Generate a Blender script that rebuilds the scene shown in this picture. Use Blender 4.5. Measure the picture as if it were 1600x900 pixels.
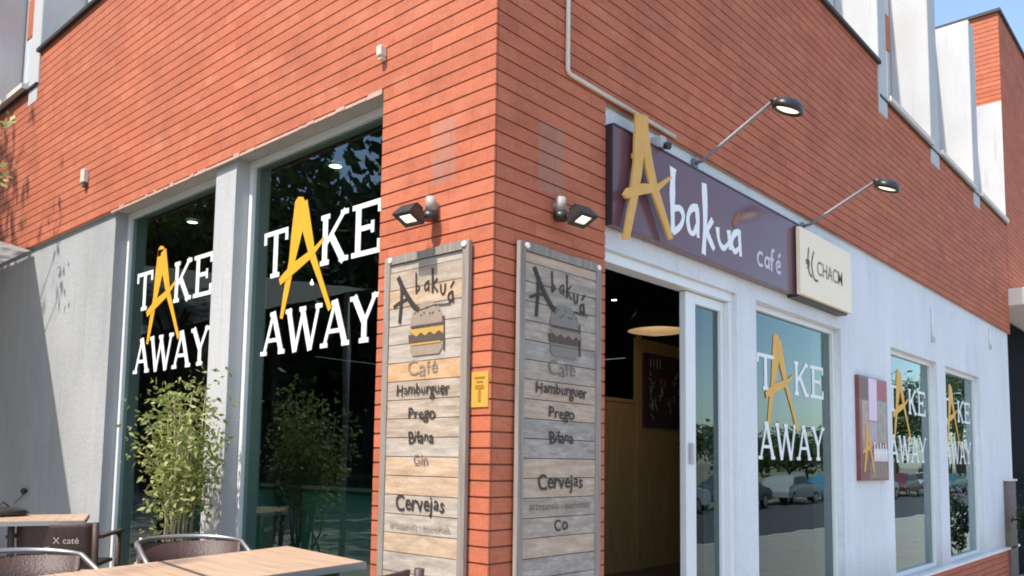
import bpy, bmesh, math, random
from mathutils import Vector, Matrix
random.seed(7)
R = math.radians
scene = bpy.context.scene
for o in list(bpy.data.objects): bpy.data.objects.remove(o)
COL = scene.collection

# ------------------------------------------------------------------ camera
cam = bpy.data.cameras.new("camera"); camo = bpy.data.objects.new("camera", cam); COL.objects.link(camo)
CR = Vector((0.665829, -0.745968, 0.014255)).normalized()
CF = Vector((0.742403, 0.664306, 0.086809)).normalized()
CU = CR.cross(CF).normalized(); CR = CF.cross(CU)
camo.matrix_world = Matrix(((CR.x, CU.x, -CF.x, -2.8117), (CR.y, CU.y, -CF.y, -2.6314), (CR.z, CU.z, -CF.z, 1.2), (0, 0, 0, 1)))
cam.sensor_width = 36; cam.lens = 1287.8 / 1600 * 36
cam.shift_x = 0.0028; cam.shift_y = 0.0981
cam.clip_start = 0.05; cam.clip_end = 2000
scene.camera = camo

# ------------------------------------------------------------------ sky and sun
SUN_DIR = Vector((-0.52, 0.05, 0.85)).normalized()      # towards the sun
elev = math.asin(SUN_DIR.z); az = math.atan2(SUN_DIR.x, SUN_DIR.y)
w = bpy.data.worlds.new("World"); scene.world = w; w.use_nodes = True
nt = w.node_tree; nt.nodes.clear()
out = nt.nodes.new("ShaderNodeOutputWorld"); bg = nt.nodes.new("ShaderNodeBackground"); sky = nt.nodes.new("ShaderNodeTexSky")
sky.sky_type = 'NISHITA'; sky.sun_disc = False; sky.sun_elevation = elev; sky.sun_rotation = az
sky.air_density = 1.0; sky.dust_density = 1.2; sky.ozone_density = 1.2
bg.inputs[1].default_value = 0.15
nt.links.new(sky.outputs[0], bg.inputs[0]); nt.links.new(bg.outputs[0], out.inputs[0])
sl = bpy.data.lights.new("sun", 'SUN'); sl.energy = 3.0; sl.angle = R(0.9); sl.color = (1.0, 0.93, 0.84)
so = bpy.data.objects.new("sun", sl); COL.objects.link(so)
so.rotation_euler = SUN_DIR.to_track_quat('Z', 'Y').to_euler(); so.location = (-10, 8, 15)
scene.view_settings.view_transform = 'Standard'; scene.view_settings.look = 'None'
scene.view_settings.gamma = 1; scene.view_settings.use_curve_mapping = False
scene.view_settings.exposure = 1.17
scene.render.engine = 'CYCLES'
scene.cycles.max_bounces = 8; scene.cycles.transparent_max_bounces = 12
scene.cycles.filter_width = 1.9
scene.render.resolution_x = 1024; scene.render.resolution_y = 576

# ------------------------------------------------------------------ materials
class NT:
    def __init__(s, name):
        s.m = bpy.data.materials.new(name); s.m.use_nodes = True; s.t = s.m.node_tree
        s.p = s.t.nodes["Principled BSDF"]; s.out = s.t.nodes["Material Output"]
    def n(s, typ, **kw):
        nd = s.t.nodes.new(typ)
        for k, v in kw.items(): setattr(nd, k, v)
        return nd
    def l(s, a, b): s.t.links.new(a, b)
    def math(s, op, a, b=None, c=None):
        nd = s.n("ShaderNodeMath", operation=op)
        for i, v in enumerate((a, b, c)):
            if v is None: continue
            if isinstance(v, (int, float)): nd.inputs[i].default_value = v
            else: s.l(v, nd.inputs[i])
        return nd.outputs[0]
    def mix(s, f, a, b, mode='MIX'):
        nd = s.n("ShaderNodeMix", data_type='RGBA', blend_type=mode)
        for i, v in ((0, f), (6, a), (7, b)):
            if isinstance(v, (int, float)): nd.inputs[i].default_value = v
            elif isinstance(v, tuple): nd.inputs[i].default_value = (*v[:3], 1)
            else: s.l(v, nd.inputs[i])
        return nd.outputs[2]
    def pos(s):
        g = s.n("ShaderNodeNewGeometry"); return g.outputs["Position"]
    def objco(s): return s.n("ShaderNodeTexCoord").outputs["Object"]
    def noise(s, vec, scale, detail=4, rough=0.55, out=0):
        nd = s.n("ShaderNodeTexNoise"); nd.inputs["Scale"].default_value = scale
        nd.inputs["Detail"].default_value = detail; nd.inputs["Roughness"].default_value = rough
        if vec is not None: s.l(vec, nd.inputs["Vector"])
        return nd.outputs[out]
    def ramp(s, f, *stops):
        nd = s.n("ShaderNodeValToRGB"); e = nd.color_ramp.elements
        while len(e) < len(stops): e.new(0.5)
        for el, (p, c) in zip(e, stops):
            el.position = p; el.color = (*c, 1) if len(c) == 3 else c
        s.l(f, nd.inputs[0]); return nd.outputs[0]
    def bump(s, h, strength=0.3, dist=0.01):
        b = s.n("ShaderNodeBump"); b.inputs["Strength"].default_value = strength; b.inputs["Distance"].default_value = dist
        s.l(h, b.inputs["Height"]); s.l(b.outputs[0], s.p.inputs["Normal"])
    def scale(s, vec, v):
        nd = s.n("ShaderNodeMapping"); nd.inputs["Scale"].default_value = v; s.l(vec, nd.inputs[0]); return nd.outputs[0]

def flat(name, col, rough=0.5, metal=0.0, var=0.12, nscale=6, bump=0.0, bscale=60, spec=None):
    a = NT(name); v = a.objco()
    nz = a.noise(v, nscale)
    c = a.mix(nz, tuple(x * (1 - var) for x in col), tuple(min(1, x * (1 + var)) for x in col))
    a.l(c, a.p.inputs["Base Color"]); a.p.inputs["Roughness"].default_value = rough; a.p.inputs["Metallic"].default_value = metal
    if spec is not None: a.p.inputs["Specular IOR Level"].default_value = spec
    if bump: a.bump(a.noise(v, bscale, 3), bump, 0.01)
    return a.m

COURSE = 0.0766
def brick_mat(name):
    a = NT(name); P = a.pos()
    sep = a.n("ShaderNodeSeparateXYZ"); a.l(P, sep.inputs[0])
    x, y, z = sep.outputs
    g = a.n("ShaderNodeNewGeometry"); sn = a.n("ShaderNodeSeparateXYZ"); a.l(g.outputs["True Normal"], sn.inputs[0])
    isx = a.math('GREATER_THAN', a.math('ABSOLUTE', sn.outputs[0]), 0.6)         # face looks along x: courses run in y
    u = a.math('ADD', a.math('MULTIPLY', isx, y), a.math('MULTIPLY', a.math('SUBTRACT', 1.0, isx), x))
    row = a.math('FLOOR', a.math('DIVIDE', a.math('SUBTRACT', z, 0.03), COURSE))
    uu = a.math('ADD', a.math('DIVIDE', u, 0.31), a.math('MULTIPLY', a.math('MODULO', row, 2.0), 0.5))
    colm = a.math('FLOOR', uu)
    fr = a.math('FRACT', uu)
    edge = a.math('LESS_THAN', a.math('MINIMUM', fr, a.math('SUBTRACT', 1.0, fr)), 0.010)
    cmb = a.n("ShaderNodeCombineXYZ"); a.l(colm, cmb.inputs[0]); a.l(row, cmb.inputs[1]); a.l(isx, cmb.inputs[2])
    wn = a.n("ShaderNodeTexWhiteNoise", noise_dimensions='3D'); a.l(cmb.outputs[0], wn.inputs[0])
    per = wn.outputs["Value"]
    c1 = a.ramp(per, (0.0, (0.41, 0.092, 0.042)), (0.3, (0.465, 0.110, 0.048)), (0.7, (0.50, 0.126, 0.055)), (1.0, (0.57, 0.160, 0.078)))
    big = a.noise(P, 0.9, 5, 0.6)
    c2 = a.mix(a.ramp(big, (0.35, (0, 0, 0)), (0.7, (0.8, 0.8, 0.8))), c1, (0.40, 0.118, 0.056))
    fine = a.noise(P, 70, 4, 0.7)
    c3 = a.mix(a.ramp(fine, (0.35, (0, 0, 0)), (0.75, (0.6, 0.6, 0.6))), c2, (0.60, 0.21, 0.11))
    med = a.noise(a.scale(P, (1, 1, 3.0)), 9, 5, 0.75)
    c3 = a.mix(a.ramp(med, (0.50, (0, 0, 0)), (0.72, (0.5, 0.5, 0.5))), c3, (0.30, 0.075, 0.035))
    wth = a.noise(a.scale(P, (1, 1, 1.4)), 2.1, 9, 0.78)
    c3 = a.mix(a.ramp(wth, (0.47, (0, 0, 0)), (0.70, (0.60, 0.60, 0.60))), c3, (0.27, 0.070, 0.034))
    # pale bloom and small dark chips
    blo = a.noise(a.scale(P, (1, 1, 2.2)), 2.6, 6, 0.7)
    c4 = a.mix(a.ramp(blo, (0.56, (0, 0, 0)), (0.72, (0.34, 0.34, 0.34))), c3, (0.60, 0.29, 0.19))
    chip = a.n("ShaderNodeTexVoronoi"); chip.inputs["Scale"].default_value = 2.7; a.l(P, chip.inputs["Vector"])
    c4 = a.mix(a.ramp(chip.outputs["Distance"], (0.0, (0.8, 0.8, 0.8)), (0.045, (0, 0, 0))), c4, (0.10, 0.035, 0.02))
    # grey ghosts where old signs were taken down, one on each side of the corner
    def box(lo, hi, c, soft=0.03):
        return a.math('MULTIPLY', a.math('GREATER_THAN', c, lo), a.math('LESS_THAN', c, hi))
    gl = a.math('MULTIPLY', a.math('MULTIPLY', isx, box(0.27, 0.44, y)), box(2.60, 2.93, z))
    gr = a.math('MULTIPLY', a.math('MULTIPLY', a.math('SUBTRACT', 1.0, isx), box(0.33, 0.54, x)), box(2.58, 2.95, z))
    gm = a.math('MULTIPLY', a.math('ADD', gl, gr), a.math('MULTIPLY', a.noise(P, 14, 4), 0.9))
    c5 = a.mix(gm, c4, (0.30, 0.19, 0.15))
    c6 = a.mix(a.math('MULTIPLY', edge, 0.30), c5, (0.20, 0.065, 0.035))
    a.l(c6, a.p.inputs["Base Color"]); a.p.inputs["Roughness"].default_value = 0.85
    h = a.math('SUBTRACT', a.math('ADD', a.math('MULTIPLY', fine, 0.25), a.math('MULTIPLY', per, 0.35)), a.math('MULTIPLY', edge, 0.3))
    a.bump(h, 0.5, 0.004)
    return a.m
M = {}
M['brick'] = brick_mat("terracotta_brick")
a = NT("brick_joint"); nz = a.noise(a.pos(), 25)
a.l(a.mix(nz, (0.20, 0.055, 0.028), (0.30, 0.09, 0.048)), a.p.inputs["Base Color"]); a.p.inputs["Roughness"].default_value = 0.95; M['joint'] = a.m

def plaster(name, c0, c1, coarse=0.5, bscale=22):
    a = NT(name); P = a.pos()
    big = a.noise(a.scale(P, (1, 1, 0.5)), 1.4, 6, 0.65)
    c = a.mix(a.ramp(big, (0.3, (0, 0, 0)), (0.72, (1, 1, 1))), c0, c1)
    st = a.noise(a.scale(P, (3.5, 3.5, 0.35)), 2.0, 5, 0.7)                       # rain streaks
    c = a.mix(a.ramp(st, (0.5, (0, 0, 0)), (0.8, (0.28, 0.28, 0.28))), c, tuple(x * 0.78 for x in c0))
    sp = a.n("ShaderNodeTexVoronoi"); sp.inputs["Scale"].default_value = 3.1; a.l(P, sp.inputs["Vector"])
    c = a.mix(a.ramp(sp.outputs["Distance"], (0.0, (0.6, 0.6, 0.6)), (0.03, (0, 0, 0))), c, (0.15, 0.14, 0.12))
    sz = a.n('ShaderNodeSeparateXYZ'); a.l(P, sz.inputs[0]); lowm = a.ramp(sz.outputs[2], (0.0, (1, 1, 1)), (0.45, (0, 0, 0)))
    c = a.mix(a.math('MULTIPLY', a.math('MULTIPLY', lowm, a.noise(a.scale(P, (1, 1, .6)), 5, 6, .7)), 0.9), c, (0.30, 0.27, 0.22))
    dr = a.noise(a.scale(P, (9, 9, .55)), 1.7, 4, .6); c = a.mix(a.ramp(dr, (0.60, (0, 0, 0)), (0.72, (0.35, 0.35, 0.35))), c, tuple(x * 0.62 for x in c0))
    a.l(c, a.p.inputs["Base Color"]); a.p.inputs["Roughness"].default_value = 0.9
    n1 = a.noise(P, bscale, 6, 0.7); a.bump(n1, coarse, 0.02)
    return a.m
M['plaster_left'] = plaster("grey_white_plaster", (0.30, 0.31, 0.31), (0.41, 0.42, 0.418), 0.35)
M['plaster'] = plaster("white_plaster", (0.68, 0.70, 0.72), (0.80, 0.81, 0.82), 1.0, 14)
M['reveal'] = plaster("reveal_plaster", (0.40, 0.385, 0.34), (0.50, 0.48, 0.42), 0.3)
M['upper'] = plaster("upper_white_paint", (0.47, 0.47, 0.465), (0.56, 0.56, 0.55), 0.2, 8)
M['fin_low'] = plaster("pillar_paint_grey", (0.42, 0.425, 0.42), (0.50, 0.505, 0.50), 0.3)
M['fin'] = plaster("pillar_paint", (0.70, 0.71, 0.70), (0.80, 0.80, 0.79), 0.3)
M['frame'] = flat("white_aluminium", (0.72, 0.73, 0.72), 0.35, 0, 0.05)
M['steel'] = flat("grey_steel", (0.20, 0.20, 0.21), 0.55, 0.3)
M['alu'] = flat("brushed_aluminium", (0.40, 0.39, 0.37), 0.38, 0.9)
M['black'] = flat("black_metal", (0.022, 0.020, 0.019), 0.4)
M['coping'] = flat("dark_coping", (0.035, 0.025, 0.02), 0.6)
M['slab'] = flat("pale_stone", (0.66, 0.62, 0.56), 0.7, 0, 0.1, 6, 0.2)
M['vinyl'] = flat("white_vinyl", (0.82, 0.82, 0.81), 0.45, 0, 0.03)
M['orange'] = flat("amber_vinyl", (0.72, 0.37, 0.028), 0.45, 0, 0.10, 9)
M['amber'] = flat("amber_paint", (0.66, 0.36, 0.075), 0.55, 0, 0.14, 12, 0.2)
M['plum'] = flat("plum_panel", (0.150, 0.072, 0.082), 0.14, 0, 0.10, 3, spec=0.30)
M['plum_edge'] = flat("dark_plum_edge", (0.03, 0.02, 0.025), 0.4)
M['pinkish'] = flat("pale_pink_paint", (0.62, 0.52, 0.60), 0.5)
M['brownink'] = flat("brown_ink", (0.30, 0.10, 0.03), 0.6)
M['cream'] = flat("cream_panel", (0.88, 0.72, 0.50), 0.4, 0, 0.05)
M['ink'] = flat("charcoal_ink", (0.035, 0.026, 0.022), 0.7)
M['fade_ink'] = flat("faded_ink", (0.17, 0.135, 0.11), 0.8)
M['soft_ink'] = flat("grey_brown_ink", (0.24, 0.185, 0.14), 0.8)
M['yellow'] = flat("yellow_plate", (0.55, 0.33, 0.06), 0.45)
M['yellow_ink'] = flat("ochre_ink", (0.40, 0.17, 0.02), 0.5)
M['cheese'] = flat("cheese_yellow", (0.50, 0.30, 0.07), 0.6)
M['bun'] = flat("bun_brown", (0.30, 0.235, 0.175), 0.7, 0, 0.2, 30)
M['patty'] = flat("patty_brown", (0.085, 0.06, 0.048), 0.8, 0, 0.25, 40)
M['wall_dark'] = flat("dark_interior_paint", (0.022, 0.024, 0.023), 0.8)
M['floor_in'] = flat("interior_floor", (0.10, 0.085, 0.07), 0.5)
M['wicker'] = flat("brown_resin", (0.060, 0.030, 0.024), 0.5, 0, 0.2, 30, 0.4, 90)
M['print_wht'] = flat("white_print", (0.55, 0.48, 0.45), 0.6)
M['pot'] = flat("clay_pot", (0.10, 0.07, 0.055), 0.7)
M['soil'] = flat("soil", (0.04, 0.028, 0.018), 0.95, 0, 0.3, 40, 0.5)
M['cable'] = flat("black_cable", (0.02, 0.02, 0.02), 0.5)
M['cream_box'] = flat("cream_plastic", (0.62, 0.56, 0.46), 0.5)
M['sensor_plastic'] = flat("aged_plastic", (0.33, 0.29, 0.26), 0.6)
M['grey_box'] = flat("light_grey_plastic", (0.45, 0.44, 0.43), 0.5)
M['stone'] = flat("brown_stone", (0.16, 0.13, 0.11), 0.85, 0, 0.35, 14, 0.6, 30)
M['dark_opening'] = flat("porch_shade_black", (0.004, 0.005, 0.009), 0.9, spec=0.1)  # near-black colour standing in for the shade of the porch recess
M['win_blue'] = flat("pale_blue_pane", (0.50, 0.62, 0.70), 0.4)  # opaque pale blue for the upper panes
M['tyre'] = flat("tyre_rubber", (0.02, 0.02, 0.02), 0.8)
def emis(name, col, st):
    a = NT(name); a.p.inputs["Base Color"].default_value = (*col, 1)
    a.p.inputs["Emission Color"].default_value = (*col, 1); a.p.inputs["Emission Strength"].default_value = st; return a.m
M['lens'] = emis("lit_lens", (1.0, 0.86, 0.62), 0.75)
M['spot'] = emis("lit_spot", (1.0, 0.97, 0.88), 6)
M['shade_in'] = emis("lit_shade_rim", (0.16, 0.135, 0.10), 0.12)

def glass(name, tint, refl=1.0):
    a = NT(name); t = a.t; t.nodes.remove(a.p)
    tr = a.n("ShaderNodeBsdfTransparent"); tr.inputs[0].default_value = (*tint, 1)
    gl = a.n("ShaderNodeBsdfGlossy"); gl.inputs["Roughness"].default_value = 0.012; gl.inputs[0].default_value = (0.80, 0.98, 0.98, 1)
    P = a.objco(); b = a.n("ShaderNodeBump"); b.inputs["Strength"].default_value = 0.05; b.inputs["Distance"].default_value = 0.05
    a.l(a.noise(P, 1.3, 2), b.inputs["Height"]); a.l(b.outputs[0], gl.inputs["Normal"])
    fr = a.n("ShaderNodeFresnel"); fr.inputs[0].default_value = 1.5
    f = a.math('MINIMUM', a.math('MULTIPLY', fr.outputs[0], refl), 1.0)
    mx = a.n("ShaderNodeMixShader"); a.l(f, mx.inputs[0]); a.l(tr.outputs[0], mx.inputs[1]); a.l(gl.outputs[0], mx.inputs[2])
    a.l(mx.outputs[0], a.out.inputs[0]); return a.m
M['glass'] = glass("green_tinted_glass", (0.30, 0.44, 0.38), 0.12)
M['glass_street'] = glass("street_side_glass", (0.30, 0.44, 0.42), 1.55)

def wood(name, c0, c1, axis=(1, 12, 12), scale=2.5, rough=0.6, knots=False):
    a = NT(name); v = a.scale(a.objco(), axis)
    n = a.noise(v, scale, 8, 0.65)
    c = a.mix(a.ramp(n, (0.3, (0, 0, 0)), (0.7, (1, 1, 1))), c0, c1)
    if 'plank' in name:
        big = a.noise(a.scale(a.pos(), (1, 1, 5)), 4.5, 6, 0.7)
        c = a.mix(a.ramp(big, (0.42, (0, 0, 0)), (0.75, (0.7, 0.7, 0.7))), c, tuple(x * 0.5 for x in c0))
        wl = a.noise(a.scale(a.pos(), (1, 1, 4)), 7, 7, 0.8)
        c = a.mix(a.ramp(wl, (0.50, (0, 0, 0)), (0.72, (0.6, 0.6, 0.6))), c, (0.62, 0.55, 0.46))
    if knots:
        k = a.n("ShaderNodeTexVoronoi"); k.inputs["Scale"].default_value = 3.2; a.l(a.objco(), k.inputs["Vector"])
        c = a.mix(a.ramp(k.outputs["Distance"], (0.03, (0.8, 0.8, 0.8)), (0.10, (0, 0, 0))), c, tuple(x * 0.35 for x in c0))
    a.l(c, a.p.inputs["Base Color"]); a.p.inputs["Roughness"].default_value = rough; a.bump(n, 0.3, 0.004)
    return a.m
M['tabletop'] = wood("peach_wood_top", (0.36, 0.235, 0.155), (0.50, 0.345, 0.235), (10, 1, 10), 3, 0.45)
M['pine'] = wood("pine_panelling", (0.30, 0.17, 0.07), (0.42, 0.26, 0.12), (9, 9, 1), 2.5, 0.6, True)
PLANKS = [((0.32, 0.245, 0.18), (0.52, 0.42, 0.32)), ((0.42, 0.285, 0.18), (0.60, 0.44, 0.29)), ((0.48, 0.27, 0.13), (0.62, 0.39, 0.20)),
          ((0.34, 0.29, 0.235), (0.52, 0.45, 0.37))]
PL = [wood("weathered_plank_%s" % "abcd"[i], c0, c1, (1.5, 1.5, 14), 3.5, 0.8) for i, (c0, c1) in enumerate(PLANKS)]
PG = [wood("shade_toned_weathered_plank_%s" % "abc"[i], c0, c1, (1.5, 1.5, 14), 3.5, 0.8) for i, (c0, c1) in enumerate(
     [((0.28, 0.225, 0.175), (0.46, 0.38, 0.305)), ((0.40, 0.285, 0.195), (0.54, 0.41, 0.30)), ((0.24, 0.21, 0.175), (0.41, 0.36, 0.31))])]  # same planks, the right side's shade mixed into their colours
M['stile'] = wood("grey_stile_wood", (0.19, 0.16, 0.135), (0.32, 0.28, 0.24), (14, 14, 1), 3, 0.8)
def leafm(name, c0, c1, tr=0.35):
    a = NT(name); oi = a.n("ShaderNodeNewGeometry"); n = oi.outputs["Random Per Island"]
    c = a.mix(n, c0, c1); a.l(c, a.p.inputs["Base Color"]); a.p.inputs["Roughness"].default_value = 0.5
    tl = a.n("ShaderNodeBsdfTranslucent"); a.l(c, tl.inputs[0])
    mx = a.n("ShaderNodeMixShader"); mx.inputs[0].default_value = tr
    a.l(a.p.outputs[0], mx.inputs[1]); a.l(tl.outputs[0], mx.inputs[2]); a.l(mx.outputs[0], a.out.inputs[0]); return a.m
M['leaf_light'] = leafm("light_green_leaf", (0.13, 0.17, 0.03), (0.42, 0.44, 0.15))
M['leaf'] = leafm("green_leaf", (0.035, 0.065, 0.015), (0.09, 0.13, 0.03))
M['leaf_dark'] = leafm("dark_green_leaf", (0.014, 0.032, 0.012), (0.04, 0.07, 0.02))
M['stem'] = flat("pale_stem", (0.24, 0.21, 0.12), 0.7)
M['bark'] = flat("bark", (0.07, 0.05, 0.035), 0.9, 0, 0.3, 10, 0.6, 20)
a = NT("paving"); P = a.pos(); br = a.n("ShaderNodeTexBrick"); br.inputs["Scale"].default_value = 1.0
br.inputs["Brick Width"].default_value = 0.4; br.inputs["Row Height"].default_value = 0.4; br.inputs["Mortar Size"].default_value = 0.008
br.offset = 0; br.inputs["Color1"].default_value = (0.34, 0.31, 0.27, 1); br.inputs["Color2"].default_value = (0.40, 0.37, 0.33, 1); br.inputs["Mortar"].default_value = (0.18, 0.16, 0.14, 1)
a.l(P, br.inputs["Vector"]); a.l(a.mix(a.math('MULTIPLY', a.noise(P, 1.1, 5), 0.5), br.outputs[0], (0.27, 0.25, 0.22)), a.p.inputs["Base Color"]); a.p.inputs["Roughness"].default_value = 0.85; M['paving'] = a.m
M['asphalt'] = flat("asphalt", (0.06, 0.06, 0.062), 0.9, 0, 0.2, 3, 0.4, 80)
M['kerb'] = flat("kerb_concrete", (0.42, 0.41, 0.38), 0.85, 0, 0.12, 4)
M['earth'] = flat("dry_ground", (0.20, 0.18, 0.12), 0.95, 0, 0.3, 2, 0.5, 20)

# ------------------------------------------------------------------ mesh helpers
ROOT = {}
def thing(name, label, cat, loc=(0, 0, 0), rotz=0, group=None):
    o = bpy.data.objects.new(name, None); COL.objects.link(o); o.empty_display_size = 0.2
    o.location = loc; o.rotation_euler = (0, 0, rotz); o['label'] = label; o['category'] = cat
    if group: o['group'] = group
    ROOT[o.name] = Vector(loc); return o
def tag(o, label, cat, group=None):
    o['label'] = label; o['category'] = cat
    if group: o['group'] = group
    return o
def struct(o): o['kind'] = 'structure'; return o
def obj(name, bm, mats, parent=None, world=False, smooth=False, label=None, bevel=0):
    """world=True: the bmesh is in world coordinates, parent root is unrotated"""
    me = bpy.data.meshes.new(name)
    if smooth:
        for f in bm.faces: f.smooth = True
    off = Vector((0, 0, 0))
    if world and parent is not None: off = ROOT[parent.name]
    if world and parent is None and len(bm.verts):
        xs = [v.co for v in bm.verts]
        off = Vector(((min(v.x for v in xs) + max(v.x for v in xs)) / 2, (min(v.y for v in xs) + max(v.y for v in xs)) / 2, min(v.z for v in xs)))
    if world:
        for v in bm.verts: v.co -= off
    bm.normal_update(); bm.to_mesh(me); bm.free()
    for m in (mats if isinstance(mats, (list, tuple)) else [mats]): me.materials.append(m)
    o = bpy.data.objects.new(name, me); COL.objects.link(o)
    if parent is not None:
        o.parent = parent; ROOT[o.name] = off
    else:
        o.location = off; ROOT[o.name] = off
    if label: o['label'] = label
    if bevel:
        b = o.modifiers.new("bevel", 'BEVEL'); b.width = bevel; b.segments = 2; b.limit_method = 'ANGLE'; b.angle_limit = R(40)
    return o
def NB(): return bmesh.new()
def box(bm, x0, x1, y0, y1, z0, z1, mi=0, mat=None):
    vs = [bm.verts.new((x, y, z)) for x in (x0, x1) for y in (y0, y1) for z in (z0, z1)]
    fs = []
    for q in ((0, 1, 3, 2), (4, 6, 7, 5), (0, 4, 5, 1), (2, 3, 7, 6), (0, 2, 6, 4), (1, 5, 7, 3)):
        f = bm.faces.new([vs[i] for i in q]); f.material_index = mi; fs.append(f)
    if mat is not None:
        for v in vs: v.co = mat @ v.co
    return vs
def BX(*a, **k):
    bm = NB(); box(bm, *a, **k); return bm
def tube(bm, pts, r, n=8, cap=True, mi=0):
    pts = [Vector(p) for p in pts]; rs = r if isinstance(r, (list, tuple)) else [r] * len(pts)
    rings = []; up = Vector((0, 0, 1)); prev = None
    for i, p in enumerate(pts):
        d = ((pts[min(i + 1, len(pts) - 1)] - pts[max(i - 1, 0)])).normalized()
        if prev is None:
            a_ = d.cross(up) if abs(d.dot(up)) < 0.95 else d.cross(Vector((1, 0, 0)))
        else: a_ = prev - d * prev.dot(d)
        a_.normalize(); prev = a_; b_ = d.cross(a_)
        rings.append([bm.verts.new(p + (a_ * math.cos(2 * math.pi * k / n) + b_ * math.sin(2 * math.pi * k / n)) * rs[i]) for k in range(n)])
    for A, B in zip(rings, rings[1:]):
        for k in range(n):
            f = bm.faces.new((A[k], A[(k + 1) % n], B[(k + 1) % n], B[k])); f.smooth = True; f.material_index = mi
    if cap:
        for rg, fl in ((rings[0], 1), (rings[-1], 0)):
            f = bm.faces.new(rg[::-1] if fl else rg); f.material_index = mi
def lathe(bm, prof, n=24, mat=Matrix.Identity(4), mi=0):
    rings = []
    for r_, z in prof:
        rings.append([bm.verts.new(mat @ Vector((r_ * math.cos(2 * math.pi * k / n), r_ * math.sin(2 * math.pi * k / n), z))) for k in range(n)])
    for A, B in zip(rings, rings[1:]):
        for k in range(n):
            f = bm.faces.new((A[k], A[(k + 1) % n], B[(k + 1) % n], B[k])); f.smooth = True; f.material_index = mi
class Plane:
    """2D drawing on a wall: u along the wall (rightwards as seen from outside), v = z, d = distance out from the wall"""
    def __init__(s, side, off, u0=0.0):
        s.side = side; s.off = off; s.u0 = u0
    def P(s, u, v, d=0.0):
        if s.side == 'L': return Vector((s.off - d, -(u + s.u0), v))       # left wall looks towards -x; u = -y
        return Vector((u + s.u0, s.off - d, v))                            # right wall looks towards -y
def prism(bm, pl, pts, d0, d1, mi=0):
    A = [bm.verts.new(pl.P(u, v, d0)) for u, v in pts]; B = [bm.verts.new(pl.P(u, v, d1)) for u, v in pts]
    n = len(pts)
    f = bm.faces.new(B); f.material_index = mi
    f = bm.faces.new(A[::-1]); f.material_index = mi
    for k in range(n):
        f = bm.faces.new((A[k], A[(k + 1) % n], B[(k + 1) % n], B[k])); f.material_index = mi
    bmesh.ops.recalc_face_normals(bm, faces=bm.faces[-(n + 2):] if False else [x for x in bm.faces if x.verts[0] in A or x.verts[0] in B])
LAYER = [0]
def stroke(bm, pl, pts, w, d=0.001, th=0.002, mi=0):
    """variable-width brush stroke"""
    ws = w if isinstance(w, (list, tuple)) else [w] * len(pts)
    LAYER[0] = (LAYER[0] + 1) % 9
    d1 = d + th + LAYER[0] * 0.0002
    L_, R_ = [], []
    for i, p in enumerate(pts):
        q0 = pts[max(i - 1, 0)]; q1 = pts[min(i + 1, len(pts) - 1)]
        dx, dy = q1[0] - q0[0], q1[1] - q0[1]; l = math.hypot(dx, dy) or 1
        nx, ny = -dy / l, dx / l; h = ws[i] / 2
        L_.append((p[0] + nx * h, p[1] + ny * h)); R_.append((p[0] - nx * h, p[1] - ny * h))
    for i in range(len(pts) - 1):
        q = [L_[i], L_[i + 1], R_[i + 1], R_[i]]
        F = [bm.verts.new(pl.P(*c, d1)) for c in q]; f = bm.faces.new(F); f.material_index = mi
        Bk = [bm.verts.new(pl.P(*c, d)) for c in q]
        for k in range(4):
            f = bm.faces.new((F[k], F[(k + 1) % 4], Bk[(k + 1) % 4], Bk[k])); f.material_index = mi
def smooth_pts(pts, it=2):
    for _ in range(it):
        o = [pts[0]]
        for p, q in zip(pts, pts[1:]):
            o += [(p[0] * .75 + q[0] * .25, p[1] * .75 + q[1] * .25), (p[0] * .25 + q[0] * .75, p[1] * .25 + q[1] * .75)]
        o.append(pts[-1]); pts = o
    return pts
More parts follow.
